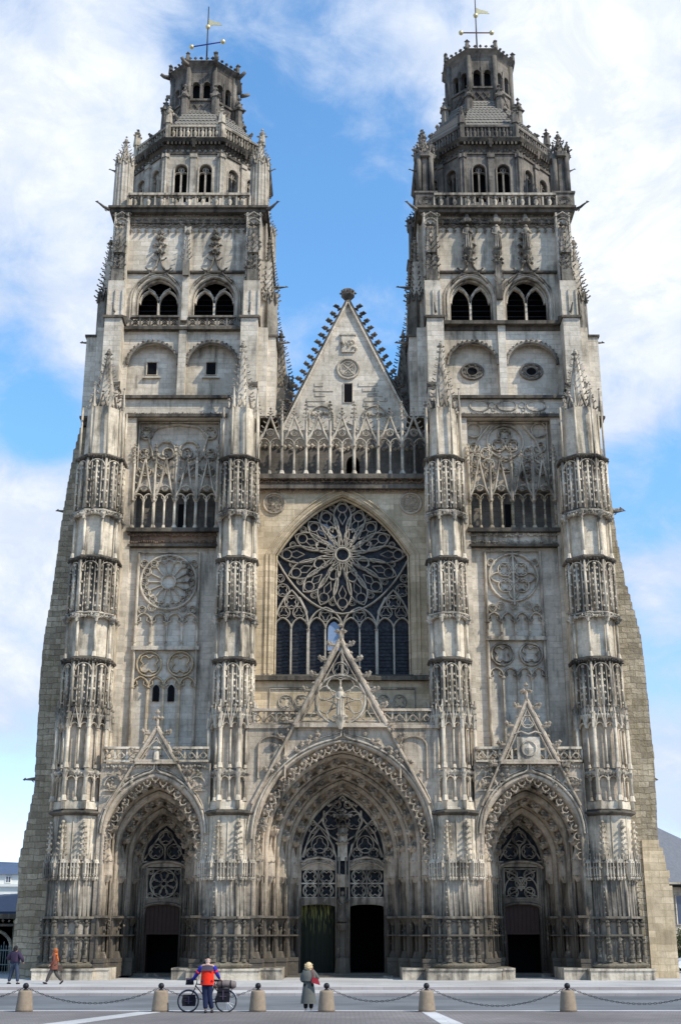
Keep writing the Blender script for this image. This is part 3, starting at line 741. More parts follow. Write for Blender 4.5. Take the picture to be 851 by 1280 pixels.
# side portals
for side, cx in ((-1, -10.4), (1, 10.62)):
    SP, S = portal(cx, 2.85, 3.35, 7.6, 1.45, 2.6, 6.0, .75, 6.2, 3, 11.45, cx-3.1, cx+3.1, .72)
    cd = cx+(0.05 if side < 0 else -.1)
    za = 13.45 if side < 0 else 15.0
    gable(S, cx, 2.7 if side < 0 else 2.75, 8.9 if side < 0 else 9.1, za, .35, .26, zmid=11.5, step=.55)
    a = MB()
    if side < 0:
        a.gon(cx, .5, .22, .16, 11.6, 12.2, 8); a.gon(cx, .5, .3, .3, 12.2, 12.32, 8)
        a.bar([(cx-.75, 12.1), (cx, 12.7), (cx+.75, 12.1)], .4, .08, .18)
    else:
        a.box(cx-.65, cx+.65, .5, .62, 11.6, 12.9); a.bar(circ(cx, 12.25, .42, 14), .42, .1, .12, True); a.blob(cx, .45, 12.25, .25, 1, .5, 1)
        a.bar([(cx-.85, 13.05), (cx-.4, 13.2), (cx, 13.05), (cx+.4, 13.2), (cx+.85, 13.05)], .38, .1, .2)
        foil(a, cx, 13.75, .36, .42, .07, .14, 3, pi/2)
    S('gable_tracery', a, 'carve')
    a = MB()
    for sx in (-1, 1):
        x0, x1 = sorted((cx+sx*.95, cx+sx*3.0)); balustrade(a, x0, x1, 11.5, 12.35, .55, .68, 'flame')
    balustrade(a, cx-3.05, cx+3.05, 11.49, 12.34, 1.1, .7, 'flame') if side > 0 else None
    S('gallery_balustrade', a, 'pier')
    a = MB(); frieze(a, cx-3, cx+3, 11.1, 11.4, .66, 7)
    for sx in (-1, 1):
        a.bar(arch(cx+sx*2.35, .5, 10.2, .5, 6), .62, .1, .15); a.box(cx+sx*2.35-.5, cx+sx*2.35+.5, .64, .7, 9.9, 10.0)
        for i in range(12): a.blob(cx+sx*random.uniform(1.2, 2.6), .62, random.uniform(10.1, 11.1), .13)
    S('carved_spandrel', a, 'carve')
    y = 6.0
    a = MB()
    a.box(cx-1.7, cx-1.0, y, y+.5, .2, 6.4); a.box(cx+1.0, cx+1.7, y, y+.5, .2, 6.4)
    wall_arches(a, cx-1.0, cx+1.0, 3.6, 4.25, y, y+.45, [(cx, .98, 3.6, 3.72, .2)], 6)
    a.bar(arch(cx, 1.12, 3.72, .3, 8), y-.15, .16, .25); a.bar(arch(cx, 1.3, 5.95, .42, 8), y-.2, .2, .3); a.box(cx-1.3, cx+1.3, y, y+.4, 6.05, 6.3)
    for sx in (-1, 1):
        for o in (1.08, 1.22, 1.36): pier_col(a, cx+sx*o, y-.06, .3, 6.0, .055)
    for i in range(26): a.blob(cx+random.choice((-1, 1))*random.uniform(1.1, 1.5), y-.1, random.uniform(1, 6), .07)
    S('door_frame', a, 'portal')
    a = MB()
    for i in range(8): a.box(cx-.96+i*.24, cx-.74+i*.24, y+.2, y+.27, 2.35, 3.95)
    a.box(cx-1, cx+1, y+.14, y+.26, 2.28, 2.4); a.box(cx-.98, cx+.98, y+.262, y+.3, 2.3, 3.95)
    S('upper_door_panel', a, 'wood')
    a = MB(); a.box(cx-1.4, cx+1.4, y+.5, y+3.5, .18, .2); a.box(cx-1.4, cx+1.4, y+3.4, y+3.5, .2, 4.2); a.box(cx-1.5, cx-1.4, y+.46, y+3.5, .2, 4.2); a.box(cx+1.4, cx+1.5, y+.46, y+3.5, .2, 4.2); a.box(cx-1.5, cx+1.5, y+.46, y+3.5, 4.2, 4.3)
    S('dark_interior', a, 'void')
    a = MB(); a.box(cx-1.0, cx-.93, y+.3, y+1.1, .2, 2.3); a.box(cx-1.0, cx-.9, y+.24, y+.3, .2, 2.3) ; S('door_leaf', a, 'wood')
    a = MB(); zc = 5.12
    a.bar([(cx-.98, 4.3), (cx+.98, 4.3), (cx+.98, 5.95), (cx-.98, 5.95)], y+.02, .12, .3, True)
    if side < 0:
        a.bar(circ(cx, zc, .8, 22), y+.05, .1, .2, True); a.bar(circ(cx, zc, .16, 8), y+.05, .07, .2, True)
        for i in range(8): a.bar(teardrop(cx, zc, i*pi/4, .16, .76, .25, 8), y+.07, .065, .17, True)
        for sx in (-1, 1):
            for sz in (-1, 1): foil(a, cx+sx*.78, zc+sz*.68, .16, y+.06, .05, .15, 3)
    else:
        for ix in (-.49, .49):
            a.bar(arch(cx+ix, .47, 4.7, .8, 8), y+.05, .08, .2)
            for iz in (4.62, 5.6): foil(a, cx+ix, iz, .3, y+.06, .07, .17)
        a.bar([(cx-.9, 4.4), (cx-.3, 4.7), (cx, 5.15), (cx+.3, 5.6), (cx+.9, 5.85)], y+.05, .09, .2); a.bar([(cx+.9, 4.4), (cx+.3, 4.7), (cx, 5.15), (cx-.3, 5.6), (cx-.9, 5.85)], y+.05, .09, .2)
        foil(a, cx, 5.15, .33, y+.06, .08, .17)
    S('transom_tracery', a, 'carve')
    a = MB()
    a.bar(arch(cx, 1.36, 6.3, 2.25, 10), y, .18, .3)
    foil(a, cx, 7.75, .42, y+.06, .08, .17, 3, pi/2); foil(a, cx-.55, 6.95, .42, y+.06, .08, .17); foil(a, cx+.55, 6.95, .42, y+.06, .08, .17)
    a.bar([(cx-1.2, 6.5), (cx-.6, 7.5), (cx, 8.3), (cx+.6, 7.5), (cx+1.2, 6.5)], y+.04, .09, .2); a.bar([(cx, 6.3), (cx-.02, 7.2), (cx-.4, 7.7)], y+.05, .09, .2); a.bar([(cx, 6.3), (cx+.02, 7.2), (cx+.4, 7.7)], y+.05, .09, .2)
    S('tympanum_tracery', a, 'carve')
    g = MB(); g.prism([(cx-1.5, 4.2)]+arch(cx, 1.5, 6.0, 2.6, 10)+[(cx+1.5, 4.2)], y+.46, y+.5); S('window_glass', g, 'glass')
    a = MB(); a.box(cx-1.6, cx+1.6, 4.8, 6.6, 0, .2); S('doorstep', a, 'pier')
# terrace behind the portal fronts
a = MB(); a.box(-5.4, 5.6, 1.15, 7, 13.3, 13.5); a.box(-13.6, -7.3, 1.15, 7, 11.2, 11.4); a.box(7.5, 13.8, 1.15, 7, 11.2, 11.4); part('terrace_slab', a, 'ledge')
# ------------------------------------------------------------------ central bay
a = MB(); hw = 4.22; cw = .12
wall_arches(a, -5.6, 5.8, 13.4, 29.6, 3.0, 4.3, [(cw, hw, 16.9, 24.45, 3.9, 1)], 12)
a.box(-5.4, 5.6, 2.93, 2.99, 13.5, 16.6)
cb = part('nave_wall', a, 'cream')
def S(name, mb, mat): return mb.build(name, mat, cb)
a = MB()
for k, (o, yy) in enumerate(((.45, 2.9), (.2, 2.93), (-.02, 3.1), (-.15, 3.35))):
    A = segarch(cw, hw+o, 24.45, 3.9+o, 12); a.bar([(cw-hw-o, 17.0)]+A+[(cw+hw+o, 17.0)], yy, .13, .2)
S('window_moulding', a, 'cream')
a = MB(); a.box(-5.4, 5.6, 2.6, 3.0, 16.55, 16.8); a.slope(-5.4, 5.6, 2.6, 3.4, 16.8, 17.05); S('sill_ledge', a, 'ledge')
a = MB()
for sx in (-1, 1):
    for k in range(2): foil(a, cw+sx*(1.95+k*.95 +.1)+.35*sx, 15.3, .42, 2.86, .09, .18)
    x0, x1 = sorted((cw+sx*1.5, cw+sx*4.3)); a.bar([(x0, 14.6), (x1, 14.6), (x1, 16.1), (x0, 16.1)], 2.84, .14, .2, True)
S('quatrefoil_panel', a, 'carve')
a = MB()
for sx in (-1, 1):
    x0, x1 = sorted((cw+sx*1.52, cw+sx*4.28)); a.box(x0, x1, 2.985, 2.995, 14.62, 16.08)
S('panel_glass', a, 'glass')
a = MB(); 
for x0, x1 in ((-5.1, -2.2), (2.2, 5.3)): balustrade(a, x0, x1, 13.62, 14.55, .8, .75, 'flame')
a.box(-5.2, -2.1, .6, .9, 13.4, 13.6); a.box(2.1, 5.4, .6, .9, 13.4, 13.6)
S('gallery_balustrade', a, 'portal')
a = MB()
for sx in (-1, 1):
    a.bar([(X0+sx*4.0-.75, 10.6)]+arch(X0+sx*4.0, .75, 12.4, .55, 6)+[(X0+sx*4.0+.75, 10.6)], .55, .1, .16)
    for i in range(22): 
        t = random.random(); a.blob(X0+sx*(1.2+3.3*t), .55, 13.2-2.3*t+random.uniform(-.25, .2), .15)
S('carved_spandrel', a, 'portal')
a = MB()
for sx in (-1, 1):
    c = cw+sx*4.25; z = 27.75
    a.bar(circ(c, z, .66, 22), 2.88, .14, .16, True)
    for i in range(8): foil(a, c+.36*cos(i*pi/4), z+.36*sin(i*pi/4), .15, 2.93, .045, .1, 3) if i % 1 == 0 else None
    foil(a, c, z, .18, 2.93, .05, .1)
S('roundel', a, 'portal')
a = MB(); a.box(-5.3, 5.5, 2.55, 3.0, 28.6, 28.9, 0, 0); a.box(-5.3, 5.5, 2.35, 3.0, 29.2, 29.5); a.box(-5.3, 5.5, 2.7, 3.0, 28.9, 29.2); S('cornice', a, 'ledge')
a = MB(); frieze(a, -5.3, 5.5, 28.88, 29.2, 2.62, 9); frieze(a, -5.3, 5.5, 28.4, 28.65, 2.75, 9); frieze(a, -5.3, 5.5, 29.1, 29.3, 2.42, 9); S('leaf_frieze', a, 'frieze')
# rose window
rw = MB(); y = 3.65; cz = 24.65
g = MB(); g.prism([(cw-hw-.1, 16.8)]+segarch(cw, hw+.1, 24.45, 4.05, 12)+[(cw+hw+.1, 16.8)], 4.0, 4.04)
win = part('rose_window', g, 'glass')
def S(name, mb, mat): return mb.build(name, mat, win)
a = rw
a.bar(circ(cw, cz, .45, 16), y, .15, .24, True); a.bar(circ(cw, cz, .58, 16), y+.04, .07, .2, True)
for i in range(8):
    an = pi/8*0+i*pi/4
    rr = 1.95 if i % 2 == 0 else 1.8
    a.bar(teardrop(cw, cz, an+pi/8, .5, rr, .36), y, .075, .22, True)
    c1 = an+pi/8; a.bar(circ(cw+(rr-.42)*cos(c1), cz+(rr-.42)*sin(c1), .34, 12), y+.02, .07, .18, True)
for i in range(16):
    an = i*pi/8
    ex = 3.75 if sin(an) > -.1 else 3.4
    # limit of frame in this direction
    for r in [x*.05 for x in range(30, 84)]:
        px, pz = cw+r*cos(an), cz+r*sin(an)
        dx = abs(px-cw); top = 24.45+3.85*(1-(dx/4.18)**1.45); bot = 24.5-3.55*(1-(dx/4.2)**1.9)
        if pz > top-.12 or pz < bot+.1 or dx > 4.08: break
    ex = r
    a.bar(teardrop(cw, cz, an, max(.6, ex*.2), ex, .5*min(1, ex/3.3)+.05, 14), y, .08, .22, True)
    k = (ex-.5)
    if i % 2 == 0 or True:
        bm = an+pi/16; e2 = min(ex, 3.2)*.98; foil(a, cw+e2*cos(bm), cz+e2*sin(bm), .2, y+.05, .045, .14, 3, bm)
        foil(a, cw+(e2-1.15)*cos(bm), cz+(e2-1.15)*sin(bm), .13, y+.05, .04, .14, 3, bm+pi)
        a.bar([(cw+.6*cos(an), cz+.6*sin(an)), (cw+1.3*cos(an+.07), cz+1.3*sin(an+.07)), (cw+2.1*cos(bm), cz+2.1*sin(bm)), (cw+(e2-.2)*cos(bm), cz+(e2-.2)*sin(bm))], y+.04, .06, .18)
    a.bar(circ(cw+k*cos(an), cz+k*sin(an), .30, 12), y+.02, .055, .18, True)
    for t in (-1, 1):
        b = an+t*.10*3.4/ex; k2 = ex-1.1
        a.bar([(cw+(k2-.5)*cos(an), cz+(k2-.5)*sin(an)), (cw+k2*cos(b), cz+k2*sin(b)), (cw+(k2+.35)*cos(an+t*.03), cz+(k2+.35)*sin(an+t*.03))], y+.03, .05, .16)
for sx in (-1, 1):
    L = []
    for i in range(13):
        t = i/12; bx_ = 2*t*(1-t)*.416+t*t; bz_ = 2*t*(1-t)*.94+t*t; L.append((cw+sx*(4.2-4.2*bx_), 24.55-3.7*bz_))
    a.bar(L, y-.04, .12, .28)
xs = [cw-hw+.06+i*(2*hw-.12)/8 for i in range(9)]
for i, x in enumerate(xs):
    w = .17 if i % 2 == 0 else .1
    a.box(x-w/2, x+w/2, y+.002*i, y+.24, 16.9, 20.2 if i in (0, 1, 7, 8) else 19.9)
for i in range(8):
    c = (xs[i]+xs[i+1])/2; w = xs[1]-xs[0]
    a.bar(arch(c, w/2, 19.9, .72, 8), y, .1, .22)
for i in (0, 2, 4, 6):
    c = xs[i+1]; w = xs[1]-xs[0]
    ht = 2.1 if i in (0, 6) else 1.0
    a.bar(arch(c, w, 19.9, ht+.35, 10), y-.02, .12, .24)
    if i in (0, 6):
        foil(a, c-w*.45, 20.95, .38, y+.03, .06, .16, 3, pi/2); foil(a, c+w*.45, 20.95, .38, y+.03, .06, .16, 3, pi/2)
        foil(a, c, 21.6, .42, y+.03, .07, .16); sx = -1 if i == 0 else 1
        foil(a, c+sx*.55, 22.35, .4, y+.03, .06, .16); foil(a, c+sx*.7, 23.1, .25, y+.03, .06, .16, 3)
        a.bar([(c-sx*.9, 20.3), (c-sx*.95, 21.0), (c-sx*.5, 21.9)], y, .09, .22)
    else: foil(a, c, 20.75, .38, y+.03, .07, .16, 3, -pi/2)
    a.blob(xs[i], y, 19.85, .14)
S('tracery', a, 'tracery')
a = MB()
for k in range(13):
    z = 17.15+k*.22
    a.box(cw-hw, cw+hw, 3.93, 3.97, z, z+.03)
S('saddle_bars', a, 'iron')
a = MB(); a.prism(circ(cw-1.15, 26.35, .38, 14), 3.96, 3.99); a.prism([(xs[3]+.12, 18.6)]+[(x, z) for x, z in arch((xs[3]+xs[4])/2, .36, 19.9, .5, 6)]+[(xs[4]-.12, 18.6)], 3.86, 3.89)
a.prism([(cw-.9, 25.3), (cw-.3, 25.0), (cw-.45, 25.9), (cw-.8, 26.1)], 3.9, 3.92)
S('sky_reflection_pane', a, 'pale_glass')  # lighter panes, a painted reflection of the sky
# ------------------------------------------------------------------ openwork gallery
def gallery(x0, x1, n, zb, zc, zg, y, mat, mat2):
    a = MB(); s = (x1-x0)/n
    for i in range(2*n+1):
        x = x0+i*s/2; r = .1 if i % 2 == 0 else .065
        a.tube([(x, y, zb), (x, y, zc)], r, 8); a.gon(x, y, r*2, r*1.2, zb, zb+.25, 6); a.gon(x, y, r*1.1, r*1.9, zc-.15, zc+.05, 6)
    root = a.build('open_gallery', mat, CATH)
    b = MB()
    for i in range(2*n):
        c = x0+(i+.5)*s/2; b.bar(arch(c, s/4, zc, s*.3, 6), y-.1, .08, .2)
        b.bar([(c-s*.2, zc+.02), (c-s*.1, zc+.14), (c-s*.12, zc+.24)], y-.08, .05, .16); b.bar([(c+s*.2, zc+.02), (c+s*.1, zc+.14), (c+s*.12, zc+.24)], y-.08, .05, .16)
    b.build('arcade', mat, root)
    for i in range(n):
        g = MB(); c = x0+(i+.5)*s
        for sx in (-1, 1):
            g.bar([(c+sx*s*.5, zc+.1), (c+sx*s*.28, zc+.75), (c, zg)], y-.16, .13, .24)
            for k in range(5):
                t = (k+1)/6; g.crocket(c+sx*s*.5*(1-t), y-.05, zc+.2+(zg-zc)*t, sx*.8, -.4, .19)
        g.bar(arch(c, s*.46, zc+.15, s*.62, 6), y-.12, .1, .2); foil(g, c, zc+.35*s+.3, s*.14, y-.1, .05, .14, 3, pi/2)
        for k in range(3): g.blob(c, y-.1, zg+.12+k*.2, .1); g.blob(c-.13, y-.1, zg+.2, .07) ; g.blob(c+.13, y-.1, zg+.2, .07)
        g.build('gablet', mat2, root)
    for i in range(n+1):
        p = MB(); x = x0+i*s
        p.tube([(x, y-.16, zc-.1), (x, y-.16, zg-.2)], .09, 4); p.gon(x, y-.16, .13, .02, zg-.3, zg+.85, 4)
        for k in range(4):
            for sx, sy in ((-1, 0), (1, 0), (0, -1)): p.blob(x+sx*(.17-.03*k), y-.16+sy*.13, zg-.1+k*.28, .075)
        p.blob(x, y-.16, zg+.95, .1)
        p.build('pinnacle', mat2, root)
    return root
gal = gallery(-5.2, 5.4, 7, 29.6, 31.55, 33.5, 2.75, 'carve', 'carve')
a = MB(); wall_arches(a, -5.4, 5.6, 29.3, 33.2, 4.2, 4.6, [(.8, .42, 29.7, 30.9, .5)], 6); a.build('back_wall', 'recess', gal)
a = MB(); a.box(-.2, 1.8, 5.0, 5.1, 29.5, 32); a.build('dark_doorway', 'void', gal)
a = MB(); frieze(a, -5, 5.2, 31.6, 32.3, 4.15, 4); a.build('carved_band', 'carve', gal)
# ------------------------------------------------------------------ nave gable
gx = .5
a = MB(); a.prism([(gx-5.6, 30.6), (gx+5.6, 30.6), (gx+.15, 42.6), (gx-.15, 42.6)], 5.0, 5.9)
ng = part('nave_gable', a, 'wall')
def S(name, mb, mat): return mb.build(name, mat, ng)
a = MB()
for sx in (-1, 1): a.bar([(gx+sx*5.7, 30.5), (gx, 42.9)], 4.8, .3, 1.2)
S('coping', a, 'wall')
a = MB()
for sx in (-1, 1):
    for k in range(23):
        t = k/23; x = gx+sx*(5.75*(1-t)+.1); z = 30.6+12.3*t
        if z < 31.5: continue
        a.tube([(x-sx*.05, 5.1, z), (x+sx*.3, 5.05, z+.06), (x+sx*.42, 5.05, z+.2)], [.12, .09, .07], 5); a.blob(x+sx*.46, 5.05, z+.24, .2); a.blob(x+sx*.3, 5.0, z+.2, .13); a.blob(x+sx*.3, 5.05, z-.08, .09)
for sx in (-1, 1): a.bar([(gx+sx*5.95, 30.5), (gx+sx*.12, 43.0)], 4.9, .2, .9)
S('crockets', a, 'ledge')
a = MB(); a.gon(gx, 5.3, .22, .2, 42.5, 43.2); a.gon(gx, 5.3, .22, .48, 43.2, 43.5); a.gon(gx, 5.3, .48, .5, 43.5, 43.85); a.gon(gx, 5.3, .42, .25, 43.85, 44.0)
for i in range(8): a.blob(gx+.5*cos(i*pi/4), 5.3+.5*sin(i*pi/4), 43.7, .1)
S('finial', a, 'dark')
a = MB(); zz = 37.9
a.bar(circ(gx, zz, .72, 20), 4.86, .14, .16, True); a.bar([(gx-.4, zz-.4), (gx+.4, zz+.4)], 4.9, .09, .1); a.bar([(gx+.4, zz-.4), (gx-.4, zz+.4)], 4.91, .09, .1); foil(a, gx, zz, .5, 4.9, .06, .1)
S('roundel', a, 'carve')
a = MB(); a.box(gx-.26, gx+.26, 4.98, 5.02, 35.5, 36.8); S('slit_window', a, 'void')
a = MB()
a.bar([(gx-.3, 35.45), (gx+.3, 35.45), (gx+.3, 36.85), (gx-.3, 36.85)], 4.93, .07, .1, True)
for sx in (-1, 1):
    c = gx+sx*1.75; a.bar([(c-.8, 33.4)]+arch(c, .8, 34.4, .8, 8)+[(c+.8, 33.4)], 4.86, .12, .16); frieze(a, c-.7, c+.7, 34.3, 34.9, 4.96, 5)
    for i in range(5): a.box(c-.9+random.uniform(-.2, .5), c+.2+random.uniform(-.1, .7), 4.95, 5.0, 35.2+i*.36, 35.45+i*.36)
a.bar(arch(gx, .7, 33.0, 1.0, 6), 4.9, .1, .12)
a.box(gx-.45, gx+.45, 4.88, 5, 39.1, 40.4); a.box(gx-.55, gx+.55, 4.82, 5, 40.35, 40.5); frieze(a, gx-.5, gx+.6, 39, 40.1, 4.88, 7); frieze(a, gx-.4, gx+.5, 39.3, 40.3, 4.9, 7)
S('carved_panel', a, 'carve')
# nave body and roof behind the gable
a = MB(); a.box(-5.5, 6.5, 7.2, 60, 13.5, 29.5); part('nave_wall', a, 'rough')
a = MB(); a.prism([(gx-5.2, 30.3), (gx+5.2, 30.3), (gx, 41.6)], 5.95, 60)
m_slate = plain('slate_roof', (.07, .08, .1), .6, scale=3); M['slate'] = m_slate
part('nave_roof', a, 'slate')
# ------------------------------------------------------------------ towers
def blind_rose(a, c, z, r, y, k=12):
    a.bar(circ(c, z, r, 28), y, .16, .24, True); a.bar(circ(c, z, r*.26, 12), y, .12, .24, True)
    for i in range(k):
        an = 2*pi*i/k; a.bar([(c+r*.28*cos(an), z+r*.28*sin(an)), (c+r*.66*cos(an), z+r*.66*sin(an))], y+.02, .09, .22)
        b = an+pi/k; a.bar(circ(c+r*.66*cos(b), z+r*.66*sin(b), r*.17, 8, b-pi*.5, b+pi*.5), y+.02, .07, .22)
        foil(a, c+r*.84*cos(an), z+r*.84*sin(an), r*.13, y+.03, .06, .21, 3)
def tower(side):
    c = X0+side*10.52; wl = side < 0
    B = MB()
    # lower body, wall between the piers
    B.box(c-6.2, c+6.2, 10.5, 16, .1, 11.3); B.box(c-6.2, c+6.2, 5.2, 16, 11.3, 35.0)
    B.box(c-3.4, c+3.4, 3.4, 5.2, 11.35, 25.6)                       # panel wall
    B.box(c-3.4, c-2.6, 3.0, 3.4, 11.35, 34.2); B.box(c+2.75, c+3.4, 3.0, 3.4, 11.35, 34.2)
    B.box(c-3.4, c+3.4, 4.5, 5.2, 25.6, 29.2); B.box(c-3.4, c+3.4, 3.9, 5.2, 29.0, 33.6); B.box(c-3.6, c+3.6, 2.97, 5.2, 33.6, 34.8)
    B.box(c-4.4, c-3.3, 2.4, 5.2, 0.3, 33.5); B.box(c+3.3, c+4.4, 2.4, 5.2, .3, 33.5)
    # stage with the blind round arches
    wall_arches(B, c-4.9, c+4.9, 34.8, 40.6, 4.0, 4.35, [(c-1.95, 1.7, 35.3, 37.75, 1.6), (c+1.95, 1.7, 35.3, 37.75, 1.6)], 8)
    B.box(c-4.9, c+4.9, 4.6, 15.5, 34.8, 40.6); B.box(c-.25, c+.25, 3.75, 4.0, 35.2, 40.5)
    for sx in (-1, 1):
        x0, x1 = sorted((c+sx*3.9, c+sx*5.0)); B.box(x0, x1, 2.7, 4.6, 33.5, 40.5); B.box(x0-.05, x1+.05, 2.3, 3.2, 33.2, 35.4)
        x0, x1 = sorted((c+sx*4.9, c+sx*(6.45 if sx == side else 6.1))); B.box(x0, x1, 4.3, 6.6, 33.8, 39.9); B.box(x0, x1, 11.5, 15.2, 33, 39.9)
        x0, x1 = sorted((c+sx*4.9, c+sx*5.6)); B.box(x0, x1, 3.5, 4.4, 33.8, 40.2)
    # belfry stage
    wall_arches(B, c-4.6, c+4.6, 40.6, 49.4, 4.3, 5.3, [(c-1.88, 1.5, 41.1, 42.7, 1.75), (c+1.88, 1.5, 41.1, 42.7, 1.75)], 10)
    B.box(c-4.6, c-4.0, 5.3, 14.6, 40.6, 49.4); B.box(c+4.0, c+4.6, 5.3, 14.6, 40.6, 49.4); B.box(c-3.99, c+3.99, 14.0, 14.57, 40.6, 49.4); B.box(c-3.98, c+3.98, 5.32, 13.98, 47, 49.38)
    B.box(c-.22, c+.22, 4.0, 4.3, 41, 48.2)
    for sx in (-1, 1):
        x0, x1 = sorted((c+sx*4.0, c+sx*5.0)); B.box(x0, x1, 3.8, 5.2, 40.5, 49.4); B.box(x0-.05, x1+.05, 3.3, 4.0, 40.5, 43.6)
        x0, x1 = sorted((c+sx*4.6, c+sx*5.3)); B.box(x0, x1, 5.2, 6.3, 39.9, 49.2); B.box(x0, x1, 12.5, 13.8, 39.9, 49.2)
        x0, x1 = sorted((c+sx*4.95, c+sx*5.7)); B.box(x0, x1, 5.0, 6.2, 39.9, 46.0); B.box(x0, x1, 12.6, 13.9, 39.9, 46.0)
    tw = part('tower', B, 'wall', label=('tower at the left end with square belfry vents and balcony rail' if wl else 'tower at the right end with round oculi and three niche statues'))
    def S(name, mb, mat): return mb.build(name, mat, tw)
    # blind tracery panels low in the bay
    a = MB(); y = 3.16
    if wl: x0, x1, zt, zm, zb = c-2.0, c+1.75, 24.6, 18.6, 12.2
    else: x0, x1, zt, zm, zb = c-1.75, c+1.65, 24.7, 19.2, 12.2
    a.bar([(x0, zb), (x0, zt), (x1, zt), (x1, zb)], y-.05, .16, .2); a.box(x0-.15, x1+.15, y-.12, y+.14, zm-.12, zm+.12)
    S('panel_frame', a, 'carve')
    a = MB(); pc = (x0+x1)/2; pw = (x1-x0)
    if wl: blind_rose(a, pc, zt-1.85, 1.72, y, 14)
    else:
        a.bar(circ(pc, zt-1.65, 1.5, 26), y, .15, .25, True)
        for i in range(4):
            an = i*pi/2+pi/4; foil(a, pc+.72*cos(an), zt-1.65+.72*sin(an), .42, y+.02  , .10, .23)
            a.bar(teardrop(pc, zt-1.65, i*pi/2, .15, 1.42, .3, 8), y+.02  , .10, .23, True)
        a.box(pc-.05, pc+.05, y+.01, y+.14, zt-3.4, zt)
    zs = zt-4.4
    lancets(a, x0, x1, 4, zm+.15, zs, y+.01, .13, .23)
    for i in range(3): foil(a, x0+(i+1)*pw/4, zs+.95, .25, y+.02, .05, .1, 3, -pi/2)
    for i in range(5): a.blob(x0+i*pw/4, y, zs-.1, .15); a.blob(x0+i*pw/4, y, zm+.35, .12)
    for sx in (x0+.35, x1-.35):
        for dz in (0, 1): foil(a, sx, zs+.8+dz*2.9, .24, y+.02, .07, .2)
    S('blind_tracery', a, 'carve')
    a = MB()
    lancets(a, x0, x1, 4, zb, zm-2.3, y+.01, .12, .23)
    for sx in (-1, 1): foil(a, pc+sx*pw*.25, zm-.95, pw*.2, y+.02, .12, .23)
    for i in range(5): a.blob(x0+i*pw/4, y, zm-2.4, .14)
    S('blind_tracery', a, 'cream' if wl else 'carve')
    a = MB()
    if wl:
        for sx in (-1, 1): a.prism([(pc+sx*.45-.2, zm-3.2)]+arch(pc+sx*.45, .2, zm-2.5, .3, 5)+[(pc+sx*.45+.2, zm-3.2)], y+.08, y+.16)
        S('small_window', a, 'void')
    # cornice below the gallery, frieze
    a = MB(); a.box(c-2.8, c+2.9, 2.75, 3.4, 25.85, 26.1); a.box(c-2.7, c+2.8, 2.9, 3.4, 24.95, 25.1); S('cornice', a, 'ledge')
    a = MB(); frieze(a, c-2.7, c+2.8, 25.55, 25.85, 2.95, 8); frieze(a, c-2.7, c+2.8, 25.1, 25.4, 3.05, 8); a.box(c-2.6, c+2.7, 3.1, 3.4, 25.1, 25.85); S('leaf_frieze', a, 'frieze' if wl else 'carve')
    a = MB(); a.box(c+.5-.3 if wl else c-.3, c+.75 if wl else c+.15, 3.87, 3.9, 26.2, 28); S('dark_doorway', a, 'void')
    # tracery on the wall above the gallery
    a = MB(); y = 3.66; z = 31.6
    if wl:
        for sx in (-1, 1):
            a.bar(circ(c+sx*.75, z, .62, 16), y, .15, .25, True); a.bar(circ(c+sx*.6, z-.2, .35, 10, -1, 3.6), y, .11, .24)
            a.bar([(c+sx*.1, 29.5), (c+sx*.9, 30.3), (c+sx*1.6, 31.2), (c+sx*1.9, 32.6), (c+sx*1.3, 33.2), (c, 33.4)], y, .15, .25)
            foil(a, c+sx*2.05, 32.8, .42, y, .11, .23); foil(a, c+sx*2.1, 31.3, .38, y, .11, .23); foil(a, c+sx*1.1, 30.2, .4, y, .11, .23); foil(a, c+sx*2.0, 30.2, .35, y, .11, .23)
    else:
        a.bar(circ(c-.1, 32.2, 1.15, 22), y, .15, .25, True)
        for i in range(3): foil(a, c-.1+.5*cos(i*2.09+pi/2), 32.2+.5*sin(i*2.09+pi/2), .42, y  , .10, .23)
        for sx in (-1, 1):
            a.bar(circ(c+sx*2.1, 33.0, .5, 12), y, .1, .12, True)
            for q in range(3): foil(a, c+sx*(1.35-.1*q), 31.4-q*.75, .36, y  , .10, .23); foil(a, c+sx*(2.1), 31.8-q*.75, .34, y  , .10, .23)
            a.bar([(c+sx*1.1, 33.3), (c+sx*1.8, 32.4), (c+sx*2.3, 31.0), (c+sx*2.4, 29.5)], y, .15, .25)
        foil(a, c-.1, 30.6, .5, y  , .10, .23)
    a.bar([(c-2.5, 29), (c-2.5, 33.5), (c+2.6, 33.5), (c+2.6, 29)], y-.05, .12, .18)
    S('blind_tracery', a, 'carve')
    a = MB(); a.box(c-3.5, c+3.5, 2.8, 3.0, 33.55, 33.75); a.box(c-5.2, c+5.2, 2.75, 4.1, 34.75, 34.95) if False else None
    a.box(c-3.8, c+3.8, 2.7, 4.0, 34.8, 35.0); a.slope(c-3.8, c+3.8, 2.7, 4.0, 35.0, 35.3)
    S('cornice', a, 'ledge')
    a = MB(); frieze(a, c-3.2, c+3.2, 33.75, 33.95, 2.95, 7)
    if not wl:
        for q in (-1.75, 0, 1.9):
            a.bar([(c+q+.62*cos(t*pi/10), 34.35+.36*sin(t*pi/10)) for t in range(20)], 2.9, .15, .25, True)
        for q in (-.95, .95): a.bar(circ(c+q, 34.4, .2, 8), 2.92  , .10, .23, True); a.bar(circ(c+q+.1, 34.1, .12, 8), 2.92, .06, .12, True)
    S('leaf_frieze', a, 'carve')
    # round arched blind bays
    a = MB()
    for sx in (-1, 1):
        A = arch(c+sx*1.95, 1.68, 37.75, 1.62, 8); a.bar([(x, z) for x, z in A], 3.88, .2, .2); 
        for x, z in A[1:-1]: a.blob(x, 3.9, z+.1, .12)
